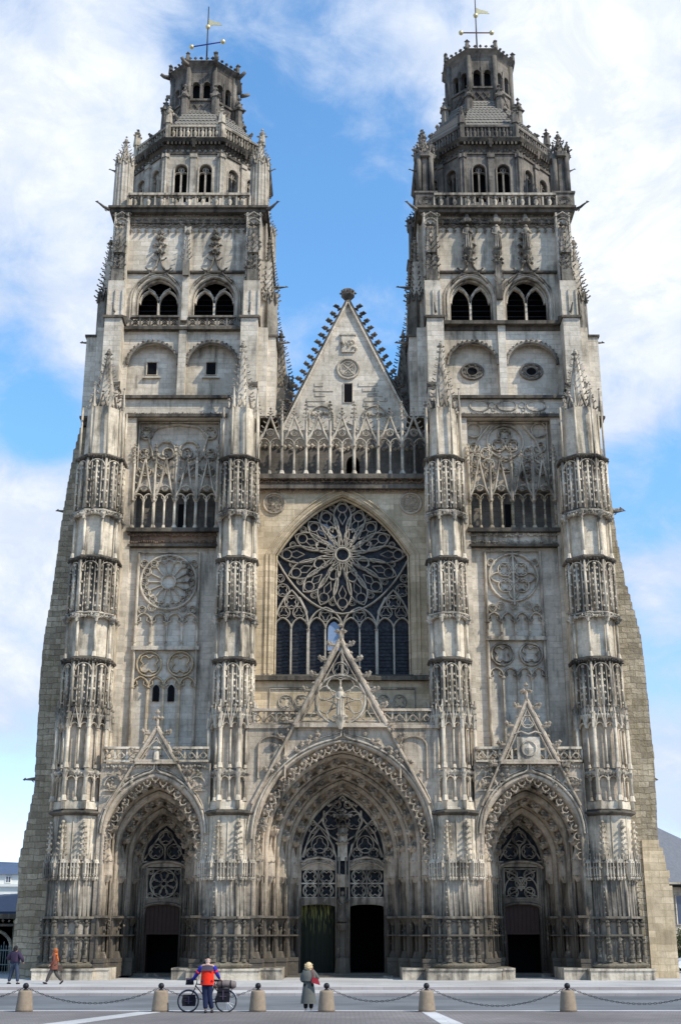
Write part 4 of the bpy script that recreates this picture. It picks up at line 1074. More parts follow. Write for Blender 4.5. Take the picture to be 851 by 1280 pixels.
    a.gon(c, 3.8, .12, .42, 34.7, 35.1, 6); a.gon(c, 3.8, .42, .35, 35.1, 35.3, 6)
    S('round_arch_moulding', a, 'soot')
    for sx in (-1, 1):
        cc = c+sx*1.95; a = MB(); b = MB()
        if wl:
            b.box(cc-.3-.1, cc+.3-.1, 4.57, 4.62, 37.3, 38.15); a.box(cc-.65, cc+.5, 4.4, 4.6, 37.0, 37.12); a.bar([(cc-.45, 37.25), (cc-.45, 38.2), (cc+.25, 38.2), (cc+.25, 37.25)], 4.5, .09, .1, True)
            b.build('square_vent', 'void', tw); a.build('vent_frame', 'wall', tw)
        else:
            a.bar([(cc+.72*cos(t*pi/9), 37.5+.55*sin(t*pi/9)) for t in range(18)], 4.42, .16, .18, True); a.bar([(cc+.38*cos(t*pi/6), 37.5+.32*sin(t*pi/6)) for t in range(12)], 4.46, .1, .14, True)
            for t in range(8): a.blob(cc+.55*cos(t*pi/4+.4), 4.48, 37.5+.43*sin(t*pi/4+.4), .13)
            b.prism([(cc+.34*cos(t*pi/6), 37.5+.28*sin(t*pi/6)) for t in range(12)], 4.56, 4.6)
            b.build('oculus', 'void', tw); a.build('oculus_frame', 'dark', tw)
    # belfry
    a = MB(); 
    for sx in (-1, 1):
        cc = c+sx*1.88
        for k, (o, yy) in enumerate(((.3, 4.16), (.14, 4.22), (0, 4.32), (-.1, 4.6))):
            A = arch(cc, 1.5+o, 42.7, 1.75+o, 10); a.bar([(cc-1.5-o, 41.1)]+A+[(cc+1.5+o, 41.1)], yy, .12, .22)
    S('window_moulding', a, 'carve')
    for sx in (-1, 1):
        cc = c+sx*1.88; a = MB()
        a.box(cc-.07, cc+.07, 4.8, 5.1, 41.1, 43.1)
        for q in (-1, 1): 
            a.bar(arch(cc+q*.66, .64, 42.7, .95 if wl else 1.25, 7), 4.8, .14, .3); a.bar([(cc, 43.0), (cc+q*.35, 43.6), (cc+q*.75, 43.85)], 4.8, .12, .3)
        a.build('belfry_mullion', 'wall', tw)
        l = MB()
        for k in range(8): l.add([(cc-1.5, 5.35, 41.1+k*.42), (cc+1.5, 5.35, 41.1+k*.42), (cc+1.5, 5.8, 41.4+k*.42), (cc-1.5, 5.8, 41.4+k*.42)], [(0, 1, 2, 3)])
        l.build('louvres', 'louver', tw)
        # ogee hood and finial
        a = MB()
        for q in (-1, 1):
            a.bar([(cc+q*1.2, 43.9), (cc+q*.62, 44.55), (cc+q*.22, 45.2), (cc, 46.1)], 4.1, .13, .22); a.crocket(cc+q*.5, 4.15, 44.8, q, -.3, .32); a.crocket(cc+q*.15, 4.15, 45.6, q, -.3, .3)
        for zz, r in ((46.2, .3), (46.75, .38), (47.3, .26), (47.7, .15)):
            for q in range(6): a.blob(cc+r*cos(q*pi/3), 4.15+r*.6*sin(q*pi/3), zz, .15)
            a.blob(cc, 4.1, zz+.12, .2)
        a.build('ogee_finial', 'soot', tw)
    a = MB(); a.box(c-4.0, c+4.0, 4.1, 4.3, 44.65, 44.8); S('string_course', a, 'ledge')
    a = MB(); spire(a, c, 4.0, 45.3 if wl else 43.6, .3, 2.3, 4, 6, True, False, 1.3); a.gon(c, 4.0, .3, .3, 42.5 if not wl else 44.3, 45.4, 4); S('pinnacle', a, 'soot')
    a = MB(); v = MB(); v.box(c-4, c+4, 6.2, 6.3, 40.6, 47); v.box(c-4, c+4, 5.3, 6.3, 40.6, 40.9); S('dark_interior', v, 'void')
    if wl:
        for sx in (-1, 1): r = MB(); balustrade(r, c+sx*1.9-1.62, c+sx*1.9+1.62, 40.35, 41.2, 3.72, .62, 'cross'); r.build('balcony_rail', 'dark', tw)
        a.box(c-3.9, c+3.9, 3.6, 4.3, 40.15, 40.35)
    else:
        a.box(c-4.0, c+4.0, 3.5, 4.3, 40.5, 40.75)
    a.box(c-4.9, c+4.9, 3.9, 4.6, 40.2, 40.5)
    for sx in (-1, 1):
        x0, x1 = sorted((c+sx*3.8, c+sx*5.1)); a.box(x0, x1, 2.55, 4.0, 40.5, 40.65); a.slope(x0, x1, 2.6, 4.0, 40.65, 41.3)
        x0, x1 = sorted((c+sx*4.9, c+sx*(6.55 if sx == side else 6.2))); a.box(x0, x1, 4.2, 6.7, 39.9, 40.05); a.slope(x0, x1, 4.25, 6.5, 40.05, 40.6); a.box(x0, x1, 11.4, 15.3, 39.9, 40.05)
        x0, x1 = sorted((c+sx*3.75, c+sx*5.1)); a.box(x0, x1, 2.2, 3.4, 35.4, 35.55); a.slope(x0, x1, 2.2, 2.8, 35.55, 36.0)
        x0, x1 = sorted((c+sx*4.9, c+sx*6.35)); a.box(x0, x1, 3.4, 7, 33.7, 33.85)
    S('weathered_offset', a, 'ledge')
    # statues on the right tower
    if not wl:
        for q in (-2.0, 0, 2.0):
            a = MB(); figure(a, c+q, 3.95, 46.3, 2.0); a.build('statue', 'carve', tw)
            a = MB(); a.gon(c+q, 4.1, .1, .34, 45.6, 46.1, 6); a.gon(c+q, 4.1, .34, .34, 46.1, 46.3, 6); a.gon(c+q, 4.05, .34, .4, 48.5, 48.8, 6); a.gon(c+q, 4.05, .3, .05, 48.8, 49.6, 6)
            for t in range(8): a.blob(c+q+.3*cos(t*.8), 4.0-.25*abs(sin(t*.8)), 45.3+(t % 3)*.2, .16); a.blob(c+q+.35*cos(t*.8), 3.9, 48.6, .12)
            a.build('statue_niche', 'soot', tw)
    # crocketed pinnacles laid on the corner buttresses
    for sx, yy in ((-1, 0), (1, 0)):
        a = MB()
        for xo in (4.35, 4.7):
            for q in range(3):
                spire(a, c+sx*(xo-.0)+.0, 3.75-.1*q, 43.2+q*1.3, .34, 1.7+q*.25, 4, 5, True, False, 1.15)
        for t in range(46): a.blob(c+sx*random.uniform(4.1, 4.95), 3.55, random.uniform(42.4, 46.8), random.uniform(.1, .2))
        a.box(*sorted((c+sx*4.15, c+sx*4.9)), 3.4, 3.85, 42.0, 44.5)
        S('buttress_pinnacle', a, 'soot')
        a = MB(); spire(a, c+sx*5.5, 5.4, 43.0, .6, 4.6, 8, 10, True, True, 1.15); spire(a, c+sx*5.5, 13.2, 42.6, .6, 4.4, 8, 10, True, True, 1.15)
        a.gon(c+sx*5.5, 5.4, .62, .62, 40.2, 43.2, 4, 0); S('buttress_pinnacle', a, 'soot')
        if side*sx < 0:      # inner flank pinnacle towards the nave
            a = MB(); a.gon(c+sx*6.3, 7.5, .9, .9, 33, 37.3, 8); spire(a, c+sx*6.3, 7.5, 37.3, .85, 4.2, 8, 8, True, True); S('flank_turret', a, 'soot')
    for sx in (-1, 1):
        a = MB()
        for xo in (4.02, 4.5, 4.98): a.box(*sorted((c+sx*(xo-.05), c+sx*(xo+.05))), 3.2, 3.4, 40.9, 42.9)
        for xo in (4.06, 4.94): a.box(*sorted((c+sx*(xo-.05), c+sx*(xo+.05))), 3.66, 3.9, 43.6, 49.3)
        a.bar(arch(c+sx*4.5, .42, 48.3, .5, 5), 3.66, .09, .16); a.bar([(c+sx*4.5-.5, 48.9), (c+sx*4.5, 49.35), (c+sx*4.5+.5, 48.9)], 3.6, .12, .2)
        for xo in (5.02, 5.28): a.box(*sorted((c+sx*(xo-.04), c+sx*(xo+.04))), 5.08, 5.3, 46.2, 49.3)
        S('buttress_ribs', a, 'wall')
    # top frieze and cornice
    a = MB(); a.box(c-4.4, c+4.4, 4.05, 4.3, 48.55, 48.75); a.box(c-5.3, c+5.3, 3.7, 14.9, 49.4, 49.7); a.box(c-5.45, c+5.45, 3.5, 15.1, 49.7, 49.9); S('cornice', a, 'ledge')
    a = MB(); frieze(a, c-4.1, c+4.1, 48.85, 49.2, 4.2, 7); frieze(a, c-4.2, c+4.2, 48.3, 48.6, 4.15, 7); frieze(a, c-4.2, c+4.2, 49.2, 49.45, 4.1, 7)
    for k in range(16): a.blob(c-3.9+k*.52, 4.15, 47.9, .17); a.blob(c-3.65+k*.52, 4.1, 48.7, .2); a.bar(arch(c-3.9+k*.52+.26, .25, 48.1, .25, 4), 4.18, .06, .1)
    for sx in (-1, 1): frieze(a, c+sx*4.5-.6, c+sx*4.5+.6, 48.7, 49.4, 3.72, 7)
    S('leaf_frieze', a, 'soot')
    a = MB()
    for side_y, (xa, xb) in ((0, (c-4.2, c+4.2)),):
        balustrade(a, xa, xb, 49.9, 51.35, 3.8, .95, 'baluster', .3)
        for k in range(10): a.bar(arch(xa+(k+.5)*.84, .3, 50.9, .2, 4), 3.85, .08, .2)
    S('balustrade', a, 'pier' if wl else 'carve')
    # corner pinnacles
    for sx in (-1, 1):
        for yy in (4.75, 14):
            a = MB(); x = c+sx*4.75
            if wl:
                a.gon(x, yy, .66, .6, 49.9, 54.3, 8)
                for t in range(8):
                    an = t*pi/4; a.tube([(x+.6*cos(an), yy+.6*sin(an), 50), (x+.57*cos(an), yy+.57*sin(an), 54.3)], .09, 4)
                spire(a, x, yy, 54.3, .6, 2.1, 8, 4, True, True, 1.1)
            else:
                a.box(x-.72, x+.72, yy-.72, yy+.72, 49.9, 51.5); a.bar(circ(x, 50.7, .5, 12), yy-.8, .1, .1, True); foil(a, x, 50.7, .4, yy-.8, .08, .1); a.box(x-.8, x+.8, yy-.8, yy+.8, 51.5, 51.65)
                a.gon(x, yy, .42, .4, 51.6, 55.0, 8)
                for t in range(4):
                    an = pi/4+t*pi/2; a.tube([(x+.62*cos(an), yy+.62*sin(an), 51.6), (x+.6*cos(an), yy+.6*sin(an), 55)], .17, 8)
                a.gon(x, yy, .75, .8, 54.8, 55.1, 8); spire(a, x, yy, 55.1, .7, 1.7, 8, 3, True, True, 1.2)
                for t in range(16): a.blob(x+.68*cos(t*.4), yy+.68*sin(t*.4), 55.1+(t % 3)*.28, .17)
            S('corner_pinnacle', a, 'wall' if wl else 'dark')
    # octagon
    oy = 10.05; ap = 4.75; T8 = math.tan(pi/8)
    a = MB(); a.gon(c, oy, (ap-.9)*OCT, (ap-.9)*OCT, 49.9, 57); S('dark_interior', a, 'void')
    a = MB()
    def f(i):
        hw = ap*T8+.05
        wall_arches(a, -hw, hw, 49.9, 56.2, -ap, -ap+.6, [(-.86, .48, 51.6, 54.4, .5), (.86, .48, 51.6, 54.4, .5)], 5)
        for x in (-hw+.05, 0, hw-.05): a.box(x-.2, x+.2, -ap-.16, -ap, 50, 55.7); a.box(x-.26, x+.26, -ap-.24, -ap, 55.4, 55.7); a.box(x-.25, x+.25, -ap-.22, -ap, 52.0, 52.2)
        for x in (-.86, .86):
            a.bar([(x-.5, 51.6)]+arch(x, .5, 54.4, .52, 6)+[(x+.5, 51.6)], -ap-.08, .13, .15); a.box(x-.06, x+.06, -ap+.15, -ap+.4, 51.6, 54.6); a.bar(circ(x, 54.5, .2, 8), -ap+.15, .08, .2, True)
            for q in (-1, 1): a.bar(arch(x+q*.23, .22, 54.1, .2, 4), -ap+.15, .07, .2)
    def all8(fn):
        for i in range(8):
            old = a.T; a.T = Matrix.Translation((c, oy, 0)) @ Matrix.Rotation(i*pi/4, 4, 'Z'); fn(i); a.T = old
    all8(f); S('octagon_wall', a, 'dark' if not wl else 'wall')
    a = MB(); a.gon(c, oy, (ap+.1)*OCT, (ap+.1)*OCT, 55.75, 55.95); a.gon(c, oy, ap*OCT, (ap+.2)*OCT, 56.2, 56.5); a.gon(c, oy, (ap+.35)*OCT, (ap+.5)*OCT, 56.7, 56.95); a.gon(c, oy, (ap+.5)*OCT, (ap+.2)*OCT, 56.95, 57.15)
    def f(i):
        for k in range(14): a.box(-1.9+k*.28, -1.76+k*.28, -ap-.36, -ap, 56.45, 56.68)
        for k in range(10): a.blob(-1.8+k*.4, -ap-.12, 56.08, .13)
        a.gon(0, -ap-.3, .1, .25, 56.2, 57.0, 4)
    all8(f); S('cornice', a, 'ledge')
    a = MB(); a.gon(c, oy, (ap+.1)*OCT, (ap+.1)*OCT, 57.1, 57.3); 
    def f(i):
        hw = (ap-.1)*T8; balustrade(a, -hw+.1, hw-.1, 57.25, 58.5, -ap+.1, .5, 'baluster', .22); a.box(-hw-.16, -hw+.16, -ap-.02, -ap+.3, 57.2, 58.7)
        a.gon(-hw-.02, -ap+.15, .3, .22, 58.6, 59.5, 6); a.blob(-hw, -ap+.15, 59.7, .26); a.blob(-hw, -ap+.15, 60.0, .16)
        for q in range(4): a.blob(-hw+.28*cos(q*1.57), -ap+.15+.28*sin(q*1.57), 59.45, .13)
    all8(f); S('balustrade', a, 'dark' if not wl else 'pier')
    # tiled dome
    a = MB(); prof = ((4.5, 57.2), (4.4, 58.3), (4.0, 59.4), (3.4, 60.4), (2.8, 61.3), (2.4, 62.2)) if not wl else ((4.4, 57.2), (4.3, 58.2), (3.7, 59.5), (2.9, 60.7), (2.4, 61.4))
    def f(i):
        for (r0, z0), (r1, z1) in zip(prof, prof[1:]):
            n = 3
            for k in range(n):
                ra, rb = r0+(r1-r0)*k/n, r0+(r1-r0)*(k+1)/n; za, zb = z0+(z1-z0)*k/n, z0+(z1-z0)*(k+1)/n
                ha, hb = ra*T8, rb*T8; m = max(3, int(2*ha/.26))
                for t in range(m):
                    xa, xb = -ha+2*ha*t/m, -ha+2*ha*(t+1)/m; xc, xd = -hb+2*hb*t/m, -hb+2*hb*(t+1)/m; xm = (xa+xb)/2
                    a.add([(xc, -rb-.02, zb+.03), (xd, -rb-.02, zb+.03), (xb, -ra-.05, za+.08), (xm, -ra-.1, za-.04), (xa, -ra-.05, za+.08)], [(0, 4, 3, 2, 1)])
    all8(f)
    for (r0, z0), (r1, z1) in zip(prof, prof[1:]): a.gon(c, oy, r0*OCT-.03, r1*OCT-.03, z0, z1)
    S('tiled_dome', a, 'tiles')
    a = MB()
    def f(i):
        for k in range(5):
            (r0, z0) = prof[min(k, len(prof)-1)]; a.blob(-r0*T8, -r0, z0+.3, .2)
        h0 = 3.3*T8; a.crocket(-h0*1.0, -3.3, 59.7, -.4, -1, .5)
        q_ = 2.75; a.gon(-q_*T8, -q_, .38, .3, 59.6, 62.2, 6); a.gon(-q_*T8, -q_, .42, .03, 62.2, 63.2, 6); a.blob(-q_*T8, -q_, 63.3, .18); a.tube([(-q_*T8, -q_, 62.0), (-2.2*T8, -2.2, 62.9)], .2, 5); a.tube([(-q_*T8, -q_, 60.8), (-2.2*T8, -2.2, 61.6)], .2, 5)
        for q in range(4): a.blob(-2.75*T8+.38*cos(q*1.57), -2.75+.38*sin(q*1.57), 62.3, .17); a.blob(-2.75*T8+.2*cos(q*1.57), -2.75+.2*sin(q*1.57), 62.85, .12)
    all8(f); S('dome_ribs', a, 'dark')
    # lantern
    lp = 2.3; zl = 60.9 if wl else 61.5; zt = 65.2 if wl else 66.3
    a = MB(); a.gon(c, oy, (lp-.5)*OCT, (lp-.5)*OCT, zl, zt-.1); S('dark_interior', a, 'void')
    a = MB()
    def f(i):
        hw = lp*T8+.03; z0 = zt-2.7
        wall_arches(a, -hw, hw, zl-.2, zt, -lp, -lp+.4, [(-.4, .27, z0, z0+1.2, .28), (.4, .27, z0, z0+1.2, .28)], 4)
        a.tube([(-hw, -lp-.03, zl), (-hw, -lp-.03, zt)], .2, 6); a.box(-.08, .08, -lp-.08, -lp, z0, zt-.9); a.box(-hw, hw, -lp-.12, -lp, z0-.22, z0-.05)
        for x in (-.4, .4): a.bar(arch(x, .3, z0+1.2, .3, 5), -lp-.06, .08, .1)
        a.bar([(-.5, z0-1.2), (0, z0-.5), (.5, z0-1.2)], -lp-.08, .1, .1); a.bar([(-.5, z0-.5), (0, z0-1.2), (.5, z0-.5)], -lp-.09, .1, .1)
    all8(f); S('lantern', a, 'dark')
    a = MB(); a.gon(c, oy, lp*OCT, (lp+.15)*OCT, zt-.1, zt+.15); a.gon(c, oy, (lp+.15)*OCT, (lp+.4)*OCT, zt+.15, zt+.4); a.gon(c, oy, (lp+.42)*OCT, (lp+.3)*OCT, zt+.4, zt+.55)
    def f(i):
        hw = (lp+.3)*T8
        for k in range(5): a.blob(-hw+k*2*hw/5+.15, -lp-.25, zt+.75, .16)
        a.gon(-hw, -lp-.25, .18, .15, zt+.5, zt+1.0, 6); a.blob(-hw, -lp-.25, zt+1.15, .22)
        if wl: a.tube([(-hw, -lp-.3, zt+.1), (-hw*1.25, -lp*1.28, zt+.2), (-hw*1.35, -lp*1.38, zt+.35)], [.2, .16, .13], 5)
    all8(f)
    if not wl: a.gon(c, oy, (lp+.1)*OCT, .5, zt+.5, zt+1.5); a.gon(c, oy, .5, .1, zt+1.5, zt+1.9)
    else: a.gon(c, oy, (lp+.1)*OCT, .3, zt+.5, zt+1.4)
    S('lantern_crown', a, 'dark')
    # vane
    zv = zt+1.2; a = MB(); a.tube([(c, oy, zv), (c, oy, zv+6.5)], [.07, .035], 6); S('vane_mast', a, 'iron')
    hz = zv+2.9; a = MB()
    dx, dy = (1.25, -.3) if wl else (1.2, .0)
    a.tube([(c-dx, oy-dy, hz), (c+dx, oy+dy, hz)], .055, 6); S('vane_cross_arm', a, plain('blue_painted_iron', (.05, .06, .3), .5) if wl else 'rust')
    for q in (-1, 1): a = MB(); a.ball(c+q*dx, oy+q*dy, hz, .2); S('gilded_ball', a, 'gold')
    a = MB(); z = zv+4.6; a.ball(c, oy, z-.05, .2); S('gilded_ball', a, 'gold')
    a = MB(); a.prism([(c+.05, z+.0), (c+.4, z+.15), (c+1.1, z+.1), (c+.95, z+.25), (c+1.0, z+.32), (c+.4, z+.5), (c+.05, z+.7)], oy-.02, oy+.02); S('vane_flag', a, 'gold')
    # gargoyles
    gs = [(c-5.4, 3.7, 49.6, -.8, -.6, 1.5, .35), (c+5.4, 3.7, 49.6, .8, -.6, 1.5, .35), (c+5.4, 14.6, 49.6, 1, 0, 1.4, .1), (c-5.4, 14.6, 49.6, -1, 0, 1.4, .1),
          (c-4.4, 2.7, 40.9, -.2, -.6, .9, .9), (c+4.4, 2.7, 40.9, .2, -.6, .9, .9), (c-6.1, 5, 39.8, -1, -.1, 1.3, 0), (c+6.1, 5, 39.8, 1, -.1, 1.3, 0),
          (c-5.3, 4.75, 53.9, -1, 0, .8, .3), (c+5.3, 4.75, 53.9, 1, 0, .8, .35)]
    for k, (x, y, z, dx, dy, L, up) in enumerate(gs):
        a = MB(); gargoyle(a, x, y, z, dx, dy, L*.62, up); S('gargoyle', a, 'dark')
    if wl: galr = (c-2.55, c+2.7, 4)
    else: galr = (c-2.6, c+2.75, 4)
    g = gallery(galr[0], galr[1], 4, 26.1, 28.0, 30.7, 3.05, 'pier' if wl else 'rough', 'carve')
    b_ = MB(); b_.box(c-2.55, c+2.7, 4.46, 4.495, 26.1, 29); b_.build('back_wall', 'recess', g)  # thin dark panel added before the wall, painted shade behind the gallery
    return tw
def ZMAP(z):                                    # storey heights of the upper stages
    for (a, b), (c, d) in zip(((-9, -9), (48, 48), (51.4, 50.7), (58.5, 57.35)), ((48, 48), (51.4, 50.7), (58.5, 57.35), (999, 997.85))):
        if z < c: return b+(d-b)*(z-a)/(c-a)
    return z
TL = tower(-1); TR = tower(1)
ZMAP = None
# ------------------------------------------------------------------ flank buttresses (rough masonry)
def flank(side):
    if side < 0: e = [(18.3, 0), (18.2, 4), (18.3, 6), (17.95, 8.5), (17.75, 10), (17.8, 13), (17.9, 17), (17.85, 19), (17.6, 21.5), (17.4, 25), (17.2, 28), (16.9, 31), (16.5, 33)]
    else: e = [(17.9, 0), (18.0, 4), (18.2, 9), (18.3, 12), (18.2, 16), (18.1, 19), (17.85, 20.5), (17.4, 22.5), (17.1, 25), (16.9, 28), (16.6, 31), (16.2, 33)]
    fine = []
    for (x0, z0), (x1, z1) in zip(e, e[1:]):
        n = max(1, int((z1-z0)/.42))
        for k in range(n):
            t = k/n; q = random.uniform(-.025, .025)
            fine += [(x0+(x1-x0)*t+q, z0+(z1-z0)*t), (x0+(x1-x0)*t+q, z0+(z1-z0)*(k+.8)/n)]
    a = MB(); poly = [(side*x, z) for x, z in fine]+[(side*14.0, 33), (side*14.0, 0)]
    if side < 0: poly = poly[::-1]
    a.prism(poly, 3.1, 6.8)
    a.box(*sorted((side*14, side*16.2)), 6.8, 15.8, 0, 33.5)
    for yy in (9, 13.2): a.prism([(side*(x-.2), z) for x, z in e]+[(side*14, 33), (side*14, 0)], yy, yy+2)
    o = part('flank_buttress', a, 'rough')
    b = MB(); b.box(*sorted((side*13.9, side*16.5)), 2.9, 6.9, 33, 33.2); b.slope(*sorted((side*13.9, side*16.4)), 2.95, 6.8, 33.2, 34.6)
    b.build('weathered_offset', 'ledge', o)
    gl = ((17.75, 3.6, 10.9, 1, 0, .7, -.05), (17.0, 3.6, 27.4, 1, 0, .75, .1), (16.0, 4.5, 32.3, 1, -.1, .5, .1))
    for x, y, z, dx, dy, L, up in gl:
        g = MB(); gargoyle(g, side*x, y, z, side*dx, dy, L, up); g.build('gargoyle', 'dark', o)
    # stepped masonry teeth and side stair turret head
    if side > 0:
        t = MB(); t.box(17.2, 18.72, 3.0, 6.5, 0, 4.9)
        for k in range(6): t.box(17.2, 18.66-.09*k+random.uniform(-.1, .08), 3.02, 6.4, 4.9+k*.42, 5.31+k*.42)
        t.build('toothed_wall', 'cream', o)
        t = MB(); t.gon(16.2, 5.2, .95, .9, 24.5, 28.0, 8); t.gon(16.2, 5.2, 1.15, 1.2, 27.8, 28.05, 8); t.gon(16.2, 5.2, 1.0, .3, 28.05, 29.6, 8); spire(t, 16.6, 4.9, 28.4, .25, 1.1, 4, 2); spire(t, 15.9, 4.7, 28.9, .25, 1.3, 4, 2)
        for z in (20.5, 22.6, 24.4): t.gon(16.3, 5.0, .95, 1.05, z, z+.2, 8)
        t.gon(16.2, 5.2, .8, .9, 20, 24.5, 8); gargoyle(t, 17.0, 4.9, 27.9, 1, 0, .9, .15); t.build('stair_turret', 'carve', o)
    else:
        t = MB(); t.box(-16.75, -15.5, 2.3, 3.2, 0, .7, .05, 0); t.build('plinth', 'rough', o)
    return o
FL, FR = flank(-1), flank(1)
# continuous stone plinth bench between the piers
a = MB()
for x0, x1 in ((-16.3, -13.1), (-8.15, -4.3), (4.55, 8.5), (13.2, 16.6)):
    a.box(x0, x1, -.3, 2.5, 0, .48); a.box(x0-.05, x1+.05, -.36, 2.5, .48, .58)
for x0, x1 in ((-4.3, -3.1), (3.3, 4.55), (-13.1, -12.3), (-9.0, -8.15), (8.5, 9.3), (11.9, 13.2)):
    a.box(x0, x1, .3, 3.5, 0, .5); a.box(x0, x1, .24, 3.5, .5, .6)
part('plinth_bench', a, 'carve')
# ================================================================== signs on the left buttress
t = thing('wall_plaque', 'small square white plaque with a blue grey emblem on the left buttress', 'plaque', (-16.35, 3.08, 2.9))
a = MB(); a.box(-.33, .33, -.06, 0, -.3, .32); a.build('plate', plain('white_enamel', (.6, .62, .62), .5), t)
a = MB(); a.bar(circ(0, 0, .2, 16), -.1, .05, .04, True); a.prism([(-.12, -.12), (.12, -.12), (.12, .1), (0, .18), (-.12, .1)], -.085, -.07); a.build('emblem', plain('emblem_blue', (.12, .16, .24), .5), t)
t = thing('wall_lantern', 'dark iron lantern on a bracket below the white plaque', 'lantern', (-16.3, 3.05, 2.2))
a = MB(); a.box(-.4, .35, -.3, .05, .12, .2); a.tube([(-.35, -.05, .15), (-.2, -.3, -.05), (.1, -.3, .1)], .03, 5); a.build('bracket', 'iron', t)
a = MB(); a.gon(.12, -.2, .12, .2, -.35, .1, 6); a.gon(.12, -.2, .22, .05, .1, .25, 6); a.gon(.12, -.2, .05, .12, -.45, -.35, 6); a.build('lamp_housing', 'iron', t)
# ================================================================== ground
def groundmat(name, c1, c2, scale, bw=None, bh=None, mortar=None, bump=.2, rough=.85):
    m, nt, ns, ls, bs = newmat(name); geo = ns.new('ShaderNodeNewGeometry'); P = geo.outputs['Position']
    n1 = noise(ns, ls, P, scale, 5, .6); n2 = noise(ns, ls, P, .18, 4, .6); n3 = noise(ns, ls, P, 22, 3, .6)
    c = mixc(ns, ls, n1, c1, c2); c = mixc(ns, ls, ramp(ns, ls, n2, .35, .7), c, tuple(v*.72 for v in c1)); c = mixc(ns, ls, .3, c, mixc(ns, ls, n3, (.2, .2, .2), (.85, .85, .85)), 'OVERLAY')
    pt = ns.new('ShaderNodeTexVoronoi'); pt.inputs['Scale'].default_value = .22; pt.feature = 'F1'; ls.new(P, pt.inputs['Vector'])
    pc = ns.new('ShaderNodeSeparateColor'); ls.new(pt.outputs['Color'], pc.inputs[0]); c = mixc(ns, ls, mth(ns, ls, 'MULTIPLY', pc.outputs[0], .22), c, tuple(v*.6 for v in c1))
    st = ns.new('ShaderNodeMapping'); st.inputs['Scale'].default_value = (.12, 1.6, 1); ls.new(P, st.inputs['Vector'])
    c = mixc(ns, ls, mth(ns, ls, 'MULTIPLY', ramp(ns, ls, noise(ns, ls, st.outputs[0], 1.3, 4, .6), .48, .68), .35), c, tuple(v*.6 for v in c1))
    h = n3
    if bw:
        br = ns.new('ShaderNodeTexBrick'); ls.new(P, br.inputs['Vector']); br.inputs['Scale'].default_value = 1; br.inputs['Brick Width'].default_value = bw; br.inputs['Row Height'].default_value = bh
        br.inputs['Mortar Size'].default_value = .012; br.inputs['Color1'].default_value = (0, 0, 0, 1); br.inputs['Color2'].default_value = (1, 1, 1, 1)
        s = ns.new('ShaderNodeSeparateColor'); ls.new(br.outputs['Color'], s.inputs[0])
        c = mixc(ns, ls, mth(ns, ls, 'MULTIPLY', s.outputs[0], .4), c, tuple(v*.7 for v in c1)); c = mixc(ns, ls, mth(ns, ls, 'MULTIPLY', br.outputs['Fac'], .7), c, mortar)
        h = mth(ns, ls, 'SUBTRACT', n3, br.outputs['Fac'])
    ls.new(c, bs.inputs['Base Color']); bs.inputs['Roughness'].default_value = rough; bs.inputs['Specular IOR Level'].default_value = .2
    bp = ns.new('ShaderNodeBump'); bp.inputs['Strength'].default_value = bump; bp.inputs['Distance'].default_value = .01; ls.new(h, bp.inputs['Height']); ls.new(bp.outputs[0], bs.inputs['Normal'])
    return m
M['asphalt'] = groundmat('blue_grey_asphalt', (.16, .165, .168), (.205, .21, .21), 3)
M['pave'] = groundmat('pale_paving', (.50, .48, .45), (.58, .56, .53), 2, 1.2, .6, (.3, .28, .26))
M['kerb'] = groundmat('kerb_stone', (.36, .31, .29), (.46, .41, .39), 4, 1.0, 50, (.2, .18, .17))
M['square'] = groundmat('pinkish_grey_setts', (.21, .185, .17), (.31, .28, .26), 3, .3, .18, (.09, .08, .075), bump=.7)
M['band'] = groundmat('white_stone_band', (.55, .53, .5), (.66, .64, .61), 5, .8, .5, (.3, .3, .28))
M['far'] = groundmat('town_ground', (.2, .19, .17), (.26, .25, .22), .5)
def sheet(name, x0, x1, y0, y1, z, mat, th=.3):
    a = MB(); a.box(x0, x1, y0, y1, z-th, z); return struct(a.build(name, mat))
a = MB(); a.add([(-1500, -1500, -.45), (1500, -1500, -.45), (1500, 3000, -.45), (-1500, 3000, -.45)], [(0, 1, 2, 3)]); struct(a.build('ground', 'far'))
sheet('parvis_pavement', -160, 160, -8.2, 90, 0, 'pave', .44)
sheet('parvis_kerb', -160, 160, -8.55, -8.203, -.004, 'kerb', .44)
sheet('lower_pavement', -160, 160, -11.6, -8.553, -.13, 'pave', .3)
sheet('road_kerb', -160, 160, -12.0, -11.603, -.12, 'kerb', .3)
sheet('road', -160, 160, -24.6, -12.003, -.22, 'asphalt', .22)
sheet('square_kerb', -160, 160, -25.0, -24.603, -.10, 'band', .3)
sheet('paved_square', -160, 160, -110, -25.003, -.10, 'square', .32)
# pale stone bands inlaid in the square
def strip(name, pts):
    a = MB(); a.vpoly(pts, -.1, -.094); struct(a.build(name, 'band'))
strip('pale_paving_band', [(-10.2, -36), (-9.2, -36), (-6.0, -25.6), (-6.75, -25.6)])
strip('pale_paving_band', [(2.7, -25.3), (3.15, -25.3), (3.9, -36), (3.1, -36)])
